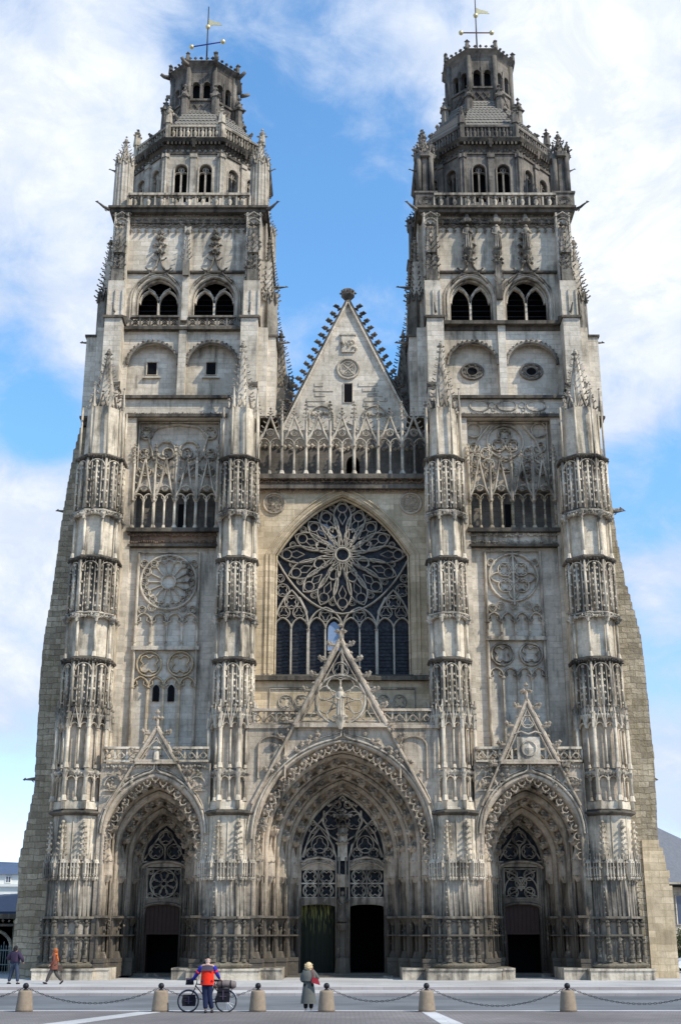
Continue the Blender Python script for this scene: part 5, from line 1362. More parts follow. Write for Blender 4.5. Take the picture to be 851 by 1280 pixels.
# ================================================================== bollards and chains
BM = plain('bollard_stone', (.27, .205, .14), .9, var=.35, scale=7, bump=.5)
def bollard(x, lab):
    t = thing('stone_bollard', lab, 'bollard', (x, -25.35, -.1), 0, 'stone bollards along the square')
    a = MB(); a.lathe(0, 0, [(.29, 0), (.285, .08), (.235, .6), (.22, .655), (.16, .67)], 20); a.build('post', BM, t)
    a = MB(); a.lathe(0, 0, [(.07, .66), (.09, .69), (.045, .71), (.045, .73), (.08, .745), (.1, .79), (.1, .83), (.07, .885), (.02, .905)], 12); a.build('iron_finial', 'iron', t)
    return t
bx = [(-15.4, None), (-10.62, 'brown stone bollard at the left, in front of the man in the purple jacket'), (-6.05, 'stone bollard just left of the cyclist and loaded bicycle'), (-2.78, 'stone bollard between the bicycle and the woman in the long coat'),
      (-.47, 'stone bollard just right of the woman in the long coat'), (2.9, 'stone bollard at the top of the pale paving band right of centre'), (7.65, 'stone bollard nearest the right side, in front of the right portal'), (12.6, None)]
b0 = None
for i, (x, lab) in enumerate(bx):
    if lab is None: lab = 'grey brown stone bollard at the far %s end of the chain row' % ('left' if x < 0 else 'right')
    if b0 is None: b0 = bollard(x, lab)
    else:
        c = dup(b0, (x, -25.35, -.1)); c['label'] = lab
        c.rotation_euler = (0, 0, i*1.3)
def chain(x0, x1, sag, lab):
    a = MB(); n = int((x1-x0)/.09); pts = []
    for i in range(n+1):
        t = i/n; pts.append(Vector((x0+(x1-x0)*t, -25.35, .64-sag*4*t*(1-t))))
    for i in range(n):
        p, q = pts[i], pts[i+1]; m = (p+q)/2; d = (q-p).normalized(); up = Vector((-d.z, 0, d.x))*.022 if i % 2 else Vector((0, .022, 0))
        L = d*.058
        a.tube([m-L, m-L*.6+up, m+L*.6+up, m+L, m+L*.6-up, m-L*.6-up], .0085, 4, True)
    o = a.build('chain', 'iron'); tag(o, lab, 'chain', 'chains between the bollards')
chain(-15.33, -10.7, .5, 'iron chain leaving the leftmost visible bollard towards the left edge')
chain(-10.55, -6.12, .48, 'iron chain sagging between the leftmost two visible bollards')
chain(-5.98, -2.86, .36, 'iron chain hanging behind the bicycle between two bollards')
chain(-.39, 2.82, .42, 'iron chain running from the bollard beside the coated woman to the next on the right')
chain(2.98, 7.57, .56, 'long iron chain between the two rightmost visible bollards')
chain(7.73, 12.52, .5, 'iron chain leaving the rightmost bollard towards the right edge')
# ================================================================== people
def skin_mesh(name, verts, edges, mat, parent, levels=2, root=0, extra=None):
    me = bpy.data.meshes.new(name); me.from_pydata([v[:3] for v in verts], edges, [])
    o = bpy.data.objects.new(name+'_src', me); COL.objects.link(o)
    md = o.modifiers.new('s', 'SKIN'); md.use_smooth_shade = True
    sv = me.skin_vertices[0].data
    for i, v in enumerate(verts):
        r = v[3]; sv[i].radius = (r, r) if not isinstance(r, tuple) else r
    sv[root].use_root = True
    sb = o.modifiers.new('u', 'SUBSURF'); sb.levels = levels; sb.render_levels = levels
    dg = bpy.context.evaluated_depsgraph_get(); dg.update()
    m2 = bpy.data.meshes.new_from_object(o.evaluated_get(dg)); bpy.data.objects.remove(o)
    m2.name = name
    if extra: 
        V = [tuple(v.co) for v in m2.vertices]; F = [tuple(p.vertices) for p in m2.polygons]; b = len(V)
        V += extra.V; F += [tuple(b+i for i in f) for f in extra.F]
        m2 = bpy.data.meshes.new(name); m2.from_pydata(V, [], F)
    m2.materials.clear(); m2.materials.append(M[mat] if isinstance(mat, str) else mat)
    m2.polygons.foreach_set('use_smooth', [True]*len(m2.polygons)); m2.update()
    ob = bpy.data.objects.new(name, m2); COL.objects.link(ob); ob.parent = parent
    return ob
SKIN = plain('skin', (.50, .30, .22), .6, var=.08)
SHOE = plain('dark_shoe', (.025, .022, .022), .5)
def person(loc, rz, label, h=1.75, J=None, top=None, legs=None, hairc=(.1, .07, .05), coat=False, hair_k=1.0, bald=False, top_r=1.0, sleeve=None, collar=False):
    """figure faces local -Y. J: joint overrides in a 1.75 m body"""
    t = thing('person', label, 'person', loc, rz); t.scale = (h/1.75,)*3
    D = dict(pel=(0, 0, .95), wai=(0, 0, 1.1), che=(0, 0, 1.3), nk=(0, 0.01, 1.47), hd=(0, -.01, 1.58), ht=(0, 0, 1.66),
             shL=(.17, 0, 1.4), shR=(-.17, 0, 1.4), elL=(.24, .03, 1.13), elR=(-.24, .03, 1.13), wrL=(.25, -.05, .9), wrR=(-.25, -.05, .9),
             hpL=(.09, 0, .9), hpR=(-.09, 0, .9), knL=(.1, -.02, .5), knR=(-.1, -.02, .5), anL=(.1, .03, .09), anR=(-.1, .03, .09))
    if J: D.update(J)
    def v(k, r): return (*D[k], r)
    ex = MB()
    for s, sg in (('L', 1), ('R', -1)):
        W = Vector(D['wr'+s]); E = Vector(D['el'+s]); d = (W-E).normalized(); side = d.cross(Vector((0, 1, 0)) if abs(d.y) < .8 else Vector((0, 0, 1))).normalized(); fw = d.cross(side).normalized()
        palm = W+d*.05
        ex.tube([W-d*.01, W+d*.03, palm+d*.04], [.026, .038, .036], 8, flat=.6)
        for k in range(4):
            b = palm+d*.03+side*(k-1.5)*.019; L = (.065, .078, .074, .056)[k]
            ex.tube([b-d*.02, b+d*L*.5+fw*.006, b+d*L*.85+fw*.028, b+d*L*.95+fw*.045], [.009, .009, .008, .006], 5)
        b = W+d*.03+side*.03; ex.tube([b, b+side*.03+d*.03+fw*.01, b+side*.035+d*.06+fw*.025], [.011, .010, .008], 5)
    hd = Vector(D['hd'])
    ex.tube([hd+Vector((0, -.085, .015)), hd+Vector((0, -.115, -.015)), hd+Vector((0, -.09, -.025))], [.012, .018, .01], 5)   # nose
    for sg in (-1, 1): ex.ball(hd.x+sg*.083, hd.y+.01, hd.z, .026, .5, 1, 1.3, 6)
    ex.tube([hd+Vector((-.025, -.09, -.052)), hd+Vector((0, -.098, -.05)), hd+Vector((.025, -.09, -.052))], .007, 4)
    V = [v('pel', .12), v('wai', .11), v('che', .13), v('nk', .055), (hd.x, hd.y, hd.z-.03, (.075, .085)), (D['ht'][0], D['ht'][1], D['ht'][2]-.01, (.075, .088)),
         v('shL', .055), v('elL', .04), v('wrL', .027), v('shR', .055), v('elR', .04), v('wrR', .027),
         v('hpL', .09), v('knL', .055), v('anL', .04), v('hpR', .09), v('knR', .055), v('anR', .04)]
    Ed = [(0, 1), (1, 2), (2, 3), (3, 4), (4, 5), (2, 6), (6, 7), (7, 8), (2, 9), (9, 10), (10, 11), (0, 12), (12, 13), (13, 14), (0, 15), (15, 16), (16, 17)]
    body = skin_mesh('body', V, Ed, SKIN, t, extra=ex)
    eyes = MB()
    for sg in (-1, 1): eyes.ball(hd.x+sg*.03, hd.y-.082, hd.z+.015, .009, n=6)
    eyes.build('eyes', 'iron', t)
    k = top_r
    low = D['pel'][2]-(.0)
    V = [(*(Vector(D['pel'])-Vector((0, 0, .04))), (.175*k, .13*k)), v('wai', (.165*k, .13*k)), v('che', (.185*k, .14*k)), (*(Vector(D['nk'])-Vector((0, 0, .02))), .075),
         v('shL', .078*k), v('elL', .06*k), v('wrL', .045*k), v('shR', .078*k), v('elR', .06*k), v('wrR', .045*k)]
    Ed = [(0, 1), (1, 2), (2, 3), (2, 4), (4, 5), (5, 6), (2, 7), (7, 8), (8, 9)]
    if sleeve:
        skin_mesh('jacket', V[:4]+[v('shL', .07*k), v('shR', .07*k)], [(0, 1), (1, 2), (2, 3), (2, 4), (2, 5)], top, t)
        for s in 'LR': skin_mesh('sleeve', [v('sh'+s, .082), v('el'+s, .064), v('wr'+s, .042)], [(0, 1), (1, 2)], sleeve, t)
    else: skin_mesh('jacket' if not coat else 'coat_top', V, Ed, top, t)
    if coat:
        c = MB(); P0 = Vector(D['wai']); n = 22; prof = [(1.12, .165, .13), (.95, .2, .16), (.7, .235, .19), (.45, .27, .22), (coat, .285, .235)]
        vs = [(P0.x+a*cos(2*pi*i/n)*(1+.035*sin(i*2.4)*(1.12-z)), P0.y+b*sin(2*pi*i/n)*(1+.035*sin(i*2.4)*(1.12-z)), z) for z, a, b in prof for i in range(n)]
        c.add(vs, [(j*n+i, (j+1)*n+i, (j+1)*n+(i+1) % n, j*n+(i+1) % n) for j in range(4) for i in range(n)]+[tuple(range(n))], True); c.build('coat_skirt', top, t)
    V = [(*(Vector(D['pel'])), (.145, .115)), v('hpL', .125), v('knL', .10), (*(Vector(D['anL'])+Vector((0, 0, .02))), .078), v('hpR', .125), v('knR', .10), (*(Vector(D['anR'])+Vector((0, 0, .02))), .078)]
    skin_mesh('trousers', V, [(0, 1), (1, 2), (2, 3), (0, 4), (4, 5), (5, 6)], legs, t)
    for s in 'LR':
        A = Vector(D['an'+s]); K = Vector(D['kn'+s]); up = (K-A).normalized(); fwd = Vector((0, -1, 0)); fwd = (fwd-up*fwd.dot(up)).normalized()
        if abs(up.y) < .3: fwd = Vector((0, -1, 0))
        sh = MB(); a0 = A-up*.03
        sh.tube([a0-fwd*.08-Vector((0, 0, .02)), a0-fwd*.02-Vector((0, 0, .015)), a0+fwd*.09-Vector((0, 0, .03)), a0+fwd*.17-Vector((0, 0, .035))], [.035, .05, .045, .028], 8); sh.build('shoe', SHOE, t)
    H = plain('hair', hairc, .7, var=.3, scale=30)
    hb = MB(); T = Vector(D['ht'])
    if bald:
        hb.ball(T.x, T.y+.035, T.z-.12, .09, .95, .9, .5)
    else:
        hb.ball(T.x, T.y+.022, T.z-.02, .108*hair_k, .95, 1, 1.05, 12)
        for i in range(40): 
            an = random.uniform(0, pi); zz = random.uniform(-.12, .06); hb.blob(T.x+.1*hair_k*cos(an), T.y+.02+.1*hair_k*sin(an), T.z-.02+zz, .028)
        hb.ball(T.x, T.y+.05, T.z-.12, .09*hair_k, .95, .7, 1)
    hb.build('hair', H, t)
    return t, D
def cloth(n, c, **k): return plain(n, c, .85, var=.25, scale=9, bump=.4, spec=.1, **k)
GZ = -.1
# cyclist, seen from behind, between the handlebar and the saddle
M['red'] = cloth('red_cycling_jacket', (.75, .035, .015)); M['blue'] = cloth('blue_sleeve', (.03, .035, .32)); M['navy'] = cloth('navy_trousers', (.018, .024, .055))
M['greyblue'] = cloth('grey_yoke_cloth', (.075, .06, .085))
CX, CYY = -4.42, -26.15
t, D = person((CX, CYY, GZ), pi, 'grey haired cyclist in a red jacket with blue sleeves holding the loaded bicycle', 1.84,
    dict(elR=(-.30, -.06, 1.14), wrR=(-.36, -.28, 1.0), elL=(.36, -.1, 1.12), wrL=(.5, -.3, .96), hd=(0, -.05, 1.56), ht=(0, -.05, 1.63), knL=(.05, -.02, .5), anL=(.02, .06, .09), knR=(-.07, -.04, .5), anR=(-.16, -.12, .09), hpL=(.08, 0, .9), hpR=(-.08, 0, .9)),
    top='red', legs='navy', hairc=(.35, .3, .26), bald=True, top_r=1.12, sleeve='blue')
def yoke(t, D, k=1.0):
    a = MB(); n = 9; vs = []
    for j in range(4):
        z = 1.42-j*.055
        for i in range(n):
            u = (i/(n-1)-.5)*2; vs.append((u*(.17+.012*j), .112+.03*cos(u*1.5)+(.012*j), z-(.02*u*u)))
    a.add(vs, [(j*n+i, j*n+i+1, (j+1)*n+i+1, (j+1)*n+i) for j in range(3) for i in range(n-1)], True); return a.build('jacket_yoke', 'greyblue', t)
yk = yoke(t, D)
a = MB(); a.gon(0, 0, .205, .2, .8, .98, 16, 0); a.T = None
jk = MB(); n = 18; vs = [(cos(2*pi*i/n)*(.215 if z < 1 else .2), sin(2*pi*i/n)*(.165 if z < 1 else .15), z) for z in (.83, .95, 1.12, 1.3) for i in range(n)]
jk.add(vs, [(j*n+i, j*n+(i+1) % n, (j+1)*n+(i+1) % n, (j+1)*n+i) for j in range(3) for i in range(n)], True); jk.build('jacket_hem', 'red', t)
for s_ in 'LR':
    e = Vector(D['el'+s_]); q = Vector(D['sh'+s_]); m = e+(q-e)*.25; b = MB(); b.tube([m, m+(q-e).normalized()*.045], .082, 10); b.build('sleeve_band', 'red', t)
# bicycle: front wheel to the left
bk = thing('bicycle', 'black touring bicycle with white mudguards, held by the cyclist in red', 'bicycle', (-4.42, -25.72, GZ))
R = .345
def wheel(x, name):
    w = MB(); w.tube([(x+R*cos(2*pi*i/28), 0, R+R*sin(2*pi*i/28)) for i in range(28)], .02, 8, True); o = w.build('wheel', plain('tyre_rubber', (.02, .02, .02), .8), bk)
    w = MB(); w.tube([(x+(R-.03)*cos(2*pi*i/28), 0, R+(R-.03)*sin(2*pi*i/28)) for i in range(28)], .01, 6, True); w.build('rim', 'alu', o)
    w = MB()
    for i in range(18):
        a_ = 2*pi*i/18; w.tube([(x, .02*(-1)**i, R), (x+(R-.03)*cos(a_), 0, R+(R-.03)*sin(a_))], .003, 3)
    w.tube([(x, -.05, R), (x, .05, R)], .025, 8); w.build('spokes', 'alu', o)
    w = MB(); a0, a1 = (.2, 2.6) if x < 0 else (.3, 2.9)
    P_ = [(x+(R+.03)*cos(a0+(a1-a0)*i/12), R+(R+.03)*sin(a0+(a1-a0)*i/12)) for i in range(13)]
    w.bar(P_, -.03, .012, .06); w.build('mudguard', 'white_plastic', bk)
M['alu'] = plain('aluminium', (.5, .5, .52), .35, .8); M['white_plastic'] = plain('white_mudguard', (.6, .6, .66), .4)
M['blackpaint'] = plain('black_frame_paint', (.012, .012, .015), .35); M['bag'] = cloth('black_pannier_cloth', (.016, .015, .02)); M['roll'] = cloth('grey_brown_roll', (.17, .14, .13))
wheel(-.66, 'f'); wheel(.60, 'r')
f = MB()
for p in ([(-.4, 0, .9), (-.44, 0, .78)], [(-.42, 0, .82), (.05, 0, .3)], [(-.4, 0, .88), (.18, 0, .82)], [(.05, 0, .3), (.22, 0, .93)], [(.05, 0, .3), (.6, .04, R)], [(.18, 0, .8), (.6, .04, R)], [(.18, 0, .8), (.6, -.04, R)], [(.05, 0, .3), (.6, -.04, R)]):
    f.tube(p, .018, 8)
f.build('frame', 'blackpaint', bk)
f = MB(); f.tube([(-.44, .05, .76), (-.52, .05, .6), (-.66, .05, R)], .014, 6); f.tube([(-.44, -.05, .76), (-.52, -.05, .6), (-.66, -.05, R)], .014, 6); f.build('fork', 'blackpaint', bk)
f = MB(); f.tube([(-.4, 0, .86), (-.38, 0, 1.02)], .016, 6); f.tube([(-.48, -.3, 1.0), (-.42, -.2, 1.04), (-.4, 0, 1.04), (-.42, .2, 1.04), (-.48, .3, 1.0)], .014, 6); f.tube([(-.5, -.3, 1.0), (-.6, -.28, .97)], .022, 6); f.build('handlebar', 'blackpaint', bk)
f = MB(); f.tube([(.22, 0, .9), (.235, 0, .97)], .014, 6); f.ball(.27, 0, .99, .07, 1.9, 1.1, .5); f.tube([(.05, 0, 1.0), (.2, 0, .99)], [.02, .045], 6); f.build('saddle', 'bag', bk)
f = MB(); f.box(.3, .85, -.06, .06, .735, .75); f.tube([(.8, .05, .74), (.62, .05, R)], .006, 4); f.tube([(.8, -.05, .74), (.62, -.05, R)], .006, 4); f.tube([(.4, -.05, .74), (.58, -.05, R)], .006, 4); f.build('rear_rack', 'blackpaint', bk)
f = MB(); f.tube([(.05+.09*cos(2*pi*i/14), -.07, .3+.09*sin(2*pi*i/14)) for i in range(14)], .008, 4, True); f.tube([(.05, -.07, .3), (.17, -.09, .2)], .012, 5); f.tube([(.05, .07, .3), (-.07, .09, .4)], .012, 5); f.box(.13, .22, -.16, -.08, .185, .21); f.build('crankset', 'alu', bk)
def pannier(nm, lab, x, y, z, w, h, grp):
    o = thing(nm, lab, 'pannier', (-4.42+x, -25.72+y, GZ+z), 0, grp); p = MB()
    p.add([(-w/2, -.07, 0), (w/2, -.07, 0), (w/2, .07, 0), (-w/2, .07, 0), (-w*.56, -.09, h*.5), (w*.56, -.09, h*.5), (w*.56, .07, h*.5), (-w*.56, .07, h*.5), (-w*.46, -.06, h), (w*.46, -.06, h), (w*.46, .07, h), (-w*.46, .07, h)],
          [(0, 3, 2, 1), (0, 1, 5, 4), (4, 5, 9, 8), (1, 2, 6, 5), (5, 6, 10, 9), (2, 3, 7, 6), (6, 7, 11, 10), (3, 0, 4, 7), (7, 4, 8, 11), (8, 9, 10, 11)])
    p.build('bag_body', 'bag', o); p = MB(); p.box(-w*.5, w*.5, -.1, .075, h*.78, h*1.04, .01, .01); p.build('flap', 'bag', o)
    p = MB(); p.box(-.02, .02, -.105, -.1, h*.2, h*.9); p.box(-w*.3, w*.3, -.1, -.092, h*.42, h*.47); p.build('strap', 'alu' if False else 'greyblue', o)
pannier('front_pannier', 'black pannier hung beside the front wheel of the bicycle', -.62, -.13, .2, .42, .34, 'bicycle panniers')
pannier('rear_pannier', 'larger black pannier hung beside the rear wheel under the rolled bundle', .52, -.16, .32, .4, .42, 'bicycle panniers')
r = thing('rolled_bundle', 'grey brown rolled sleeping mat strapped on the rear rack of the bicycle', 'roll', (-3.82, -25.72, GZ+.86)); p = MB()
p.tube([(-.33, -.03, 0), (-.3, -.03, .0), (.0, -.02, .03), (.28, 0, .0), (.33, 0, 0)], [.07, .12, .125, .12, .07], 12); p.build('roll', 'roll', r)
for x in (-.16, .14): p = MB(); p.tube([(x, -.03, .01), (x+.03, -.03, .012)], .132, 12); p.build('strap', 'bag', r)
p = MB(); p.ball(-.3, -.05, -.04, .09, 1.2, 1, .8); p.build('small_pouch', plain('tan_pouch', (.3, .22, .15), .8), r)
hb = tag((lambda m: m)(MB()).build('x', None), 'a', 'b') if False else None
o = thing('handlebar_bag', 'black handlebar bag at the front of the touring bicycle', 'bag', (-4.42-.62, -25.75, GZ+.86)); p = MB(); p.box(-.13, .12, -.14, .14, 0, .18, .015, .015); p.build('bag_body', 'bag', o); p = MB(); p.box(-.14, .13, -.15, .15, .17, .21, .02, .02); p.build('flap', 'greyblue', o)
# woman in a long coat
M['coat'] = cloth('grey_green_wool_coat', (.115, .115, .10)); M['blk'] = cloth('black_trousers', (.012, .012, .014)); M['redbag'] = plain('red_handbag_leather', (.28, .015, .02), .35)
t, D = person((-1.12, -23.6, -.22), pi, 'blonde woman in a long grey green coat seen from behind near the central door', 1.66,
    dict(elR=(-.36, .02, 1.17), wrR=(-.24, -.2, 1.12), elL=(.27, -.02, 1.13), wrL=(.2, -.22, 1.05), hd=(0, -.03, 1.54), ht=(0, -.03, 1.61)), top='coat', legs='blk', hairc=(.62, .46, .26), coat=.3, hair_k=1.35, top_r=1.22)
c = MB(); n = 16; vs = [(cos(2*pi*i/n)*r*1.0, .0+sin(2*pi*i/n)*r*.8, z) for z, r in ((1.47, .1), (1.38, .24), (1.25, .28), (1.08, .285)) for i in range(n)]
c.add(vs, [(j*n+i, j*n+(i+1) % n, (j+1)*n+(i+1) % n, (j+1)*n+i) for j in range(3) for i in range(n)], True); c.build('coat_cape', 'coat', t)
o = thing('handbag', 'shiny red handbag under the right arm of the woman in the long coat', 'handbag', (-.88, -23.8, .74)); p = MB()
p.add([(-.13, -.06, .02), (.17, -.06, -.07), (.17, .06, -.07), (-.13, .06, .02), (-.1, -.04, .2), (.1, -.04, .14), (.1, .04, .14), (-.1, .04, .2)], [(0, 3, 2, 1), (4, 5, 6, 7), (0, 1, 5, 4), (1, 2, 6, 5), (2, 3, 7, 6), (3, 0, 4, 7)]); p.build('bag_body', 'redbag', o)
p = MB(); p.tube([(-.09, 0, .18), (-.12, .02, .38), (-.1, .08, .5), (-.06, .05, .4), (-.04, 0, .17)], .008, 5); p.build('shoulder_strap', 'redbag', o)
# man in purple jacket
M['purple'] = cloth('dark_purple_padded_jacket', (.05, .035, .06)); M['jean'] = cloth('blue_grey_jeans', (.045, .06, .09))
t, D = person((-16.0, -5.2, 0), pi*.88, 'man in a dark purple padded jacket and jeans standing with feet apart at the left', 1.8,
    dict(elL=(.46, .02, 1.16), wrL=(.42, -.24, 1.1), elR=(-.42, .04, 1.14), wrR=(-.3, -.2, 1.0), anL=(.27, .02, .09), knL=(.18, -.02, .5), anR=(-.25, .05, .09), knR=(-.17, 0, .5), hd=(.02, -.03, 1.58), ht=(.02, -.02, 1.65)), top='purple', legs='jean', hairc=(.02, .018, .018), top_r=1.5)
# walking woman
M['rust_coat'] = cloth('rusty_brown_coat', (.17, .065, .045)); M['olive'] = cloth('grey_brown_trousers', (.085, .075, .065)); M['orange'] = cloth('orange_scarf', (.6, .15, .03))
t, D = person((-14.05, -5.3, 0), -pi/2, 'woman with red hair walking left in a rusty brown coat and orange scarf', 1.66,
    dict(anL=(.08, -.34, .09), knL=(.08, -.18, .5), anR=(-.08, .42, .16), knR=(-.08, .12, .5), elL=(.22, .02, 1.14), wrL=(.2, -.14, .95), elR=(-.22, .08, 1.13), wrR=(-.2, .1, .9)), top='rust_coat', legs='olive', hairc=(.35, .10, .03), top_r=1.1, hair_k=1.15)
c = MB(); n = 14; vs = [(cos(2*pi*i/n)*r*1.1, sin(2*pi*i/n)*r, z) for z, r in ((1.15, .15), (.95, .19), (.72, .21)) for i in range(n)]
c.add(vs, [(j*n+i, j*n+(i+1) % n, (j+1)*n+(i+1) % n, (j+1)*n+i) for j in range(2) for i in range(n)], True); c.build('coat_hem', 'rust_coat', t)
c = MB(); c.tube([(.1*cos(2*pi*i/12), .1*sin(2*pi*i/12)+.01, 1.45+.02*sin(i)) for i in range(12)], .055, 8, True); c.tube([(-.05, .1, 1.42), (-.09, .15, 1.2), (-.08, .16, 1.1)], [.05, .05, .06], 6); c.build('scarf', 'orange', t)
o = thing('shoulder_bag', 'small brown bag hanging at the hip of the walking woman', 'bag', (-13.78, -5.25, .72)); p = MB(); p.box(-.14, .14, -.06, .06, -.1, .15, .03, .01); p.build('bag_body', plain('brown_leather', (.09, .06, .045), .6), o)
p = MB(); p.tube([(-.1, 0, .14), (-.13, 0, .5), (-.12, .02, .66), (-.08, .02, .5), (.08, 0, .14)], .012, 5); p.build('strap', 'iron', o)
# ================================================================== background at the left
M['render_white'] = plain('white_render', (.72, .72, .68), .8, scale=.6, var=.06); M['blueroof'] = plain('blue_grey_slate', (.07, .10, .16), .5, scale=2)
M['winglass'] = plain('dark_window_glass', (.06, .08, .13), .15, spec=.6); M['navyroof'] = plain('dark_blue_zinc_roof', (.035, .055, .10), .45, scale=2)
h = thing('town_house', 'white rendered building with blue grey slate roof and small dormer windows beyond the gate', 'building', (-36, 60, -.4))
a = MB(); a.box(-22, 6, 0, 12, 0, 7.1); a.build('wall', 'render_white', h)
a = MB(); a.box(-22.3, 6.3, -.25, 12.2, 7.1, 7.35); a.box(-22, 6, .3, 11.8, 7.35, 8.35); a.build('attic_wall', 'render_white', h)
a = MB(); a.add([(-22.4, 0, 8.3), (6.4, 0, 8.3), (6.4, 12.2, 8.3), (-22.4, 12.2, 8.3), (-21, 4, 10.6), (3.5, 4, 9.6), (3.5, 9, 9.6), (-21, 9, 10.6)], [(0, 3, 2, 1), (0, 1, 5, 4), (1, 2, 6, 5), (2, 3, 7, 6), (3, 0, 4, 7), (4, 5, 6, 7)]); a.build('roof', 'blueroof', h)
for x in [-20+2.05*i for i in range(13)]:
    for z0, hh, w in ((7.5, .6, .5), (5.1, 1.3, .62)):
        a = MB(); y = .27 if z0 > 7 else -.03
        a.bar([(x-w/2, z0), (x+w/2, z0), (x+w/2, z0+hh), (x-w/2, z0+hh)], y-.06, .1, .1, True); wdw = a.build('window', 'render_white', h)
        a = MB(); a.box(x-w/2, x+w/2, y-.02, y+.01, z0, z0+hh); a.build('pane', 'winglass', wdw); a = MB(); a.box(x-.03, x+.03, y-.05, y-.02, z0, z0+hh); a.build('glazing_bar', 'render_white', wdw)
h = thing('low_building', 'low building with a dark blue zinc roof behind the stone archway', 'building', (-26, 24, -.3))
a = MB(); a.box(-9, 5.5, 0, 8, 0, 3.9); a.build('wall', 'rough', h); a = MB(); a.box(-9.2, 5.7, -.4, 0, 3.6, 4.1); a.add([(-9.3, -.5, 4.1), (5.8, -.5, 4.1), (5.8, 8.4, 4.1), (-9.3, 8.4, 4.1), (-8, 4, 4.9), (4, 4, 5.6)], [(0, 1, 5, 4), (2, 3, 4, 5), (0, 4, 3), (1, 2, 5), (0, 3, 2, 1)]); a.build('roof', 'navyroof', h)
h = thing('stone_archway', 'dark weathered stone wall with a round brown archway beside the left buttress', 'archway', (0, 12, 0))
a = MB(); wall_arches(a, -27.5, -17.4, 0, 3.2, 0, .8, [(-21.7, 1.15, 0, 1.4, 1.1), (-25.2, 1.15, 0, 1.4, 1.1)], 8); a.box(-27.5, -17.4, -.15, .8, 3.2, 3.5); a.box(-27.5, -17.4, -.1, 0, 2.75, 2.9); a.build('wall', 'portal', h)
a = MB(); a.bar([(-22.85, 0)]+arch(-21.7, 1.15, 1.4, 1.1, 8)+[(-20.55, 0)], -.12, .2, .2); frieze(a, -27, -18, 2.9, 3.2, 0, 3); a.build('arch_moulding', 'rough', h)
a = MB(); a.box(-27.5, -17.4, 2.5, 2.6, 0, 3.1); a.build('back_wall', plain('brown_plaster', (.12, .06, .035), .9), h)
g = thing('iron_gate', 'tall grey iron railing gate with spearheads beside the left buttress', 'gate', (0, 8.6, 0))
a = MB(); a.box(-25, -19.2, -.03, .03, .12, .18); a.box(-25, -19.2, -.03, .03, 1.35, 1.41); a.box(-25, -19.2, -.03, .03, .55, .6); a.build('rail', 'gate_grey' if False else plain('grey_green_gate_paint', (.16, .19, .18), .5), g)
GP = plain('grey_green_iron', (.18, .21, .2), .5)
a = MB()
for i in range(38):
    x = -24.95+i*.15; hh = 1.75 if i % 4 == 0 else 1.55; a.tube([(x, 0, .05), (x, 0, hh)], .022, 5); a.gon(x, 0, .045, .005, hh, hh+.14, 4)
a.build('bars', GP, g)
for x in (-19.25, -21.9): a = MB(); a.box(x-.06, x+.06, -.06, .06, 0, 1.85); a.ball(x, 0, 1.93, .09); a.build('post', GP, g)
# ================================================================== background at the right
M['roofslate'] = plain('grey_slate_tiles', (.13, .135, .15), .7, scale=5, var=.35, bump=.3)
h = thing('stone_house', 'pale stone house with a steep grey slate roof behind the right buttress', 'building', (0, 20, 0))
a = MB(); a.box(22.6, 34, 0, 9, 0, 5.7); a.build('wall', 'wall', h)
a = MB(); a.add([(22.0, -.5, 5.5), (34.5, -.5, 5.5), (34.5, 9.5, 5.5), (22.0, 9.5, 5.5), (30.5, 4.5, 6.1), (22.3, 4.5, 10.3)], [(0, 1, 4, 5), (1, 2, 4), (2, 3, 5, 4), (3, 0, 5), (0, 3, 2, 1)]); a.build('roof', 'roofslate', h)
a = MB(); a.tube([(22.2, -.55, 5.45), (34.4, -.55, 5.4)], .1, 6); a.tube([(22.75, -.5, 5.4), (22.75, -.12, 5.0), (22.75, -.12, .1)], .07, 6); a.build('drainpipe', 'iron', h)
a = MB(); a.gon(22.35, 4.4, .1, .06, 10.2, 10.6, 6); a.blob(22.35, 4.4, 10.75, .16); a.blob(22.5, 4.4, 10.85, .08); a.build('roof_finial', 'iron', h)
for x in (23.7, 26.5): 
    a = MB(); a.bar([(x-.5, 2.9), (x+.5, 2.9), (x+.5, 4.8), (x-.5, 4.8)], -.08, .12, .1, True); w = a.build('window', 'wall', h); a = MB(); a.box(x-.5, x+.5, -.03, .02, 2.9, 4.8); a.build('pane', 'winglass', w)
def bush(x, y, z, r, lab, n=2600):
    t = thing('shrub', lab, 'shrub', (x, y, 0)); a = MB()
    for i in range(5): a.tube([(.1*cos(i), .1*sin(i), 0), (r*.4*cos(i*1.3), r*.4*sin(i*1.3), z*.5), (r*.6*cos(i*1.3+.3), r*.6*sin(i*1.3+.3), z*.85)], [.05, .03, .015], 5)
    a.build('stems', 'wood', t); a = MB()
    cl = [(random.gauss(0, r*.45), random.gauss(0, r*.45), z*random.uniform(.25, .95)) for _ in range(16)]
    for i in range(n):
        c = random.choice(cl); p = Vector(c)+Vector((random.gauss(0, .2), random.gauss(0, .2), random.gauss(0, .18))); s = .05
        if p.z < .05: continue
        u = Vector((random.gauss(0, 1), random.gauss(0, 1), random.gauss(0, 1))).normalized(); w = u.orthogonal().normalized()
        a.add([tuple(p-u*s*1.5), tuple(p+w*s*.7), tuple(p+u*s*1.5), tuple(p-w*s*.7)], [(0, 1, 2, 3)])
    a.build('foliage', plain('dark_shrub_leaves', (.035, .055, .02), .7, var=.6, scale=2), t)
bush(23.0, 18.2, 2.9, .9, 'dark green shrub against the drainpipe of the stone house')
bush(24.6, 18.4, 2.3, .8, 'lower dark shrub right of the one by the drainpipe', 1600)
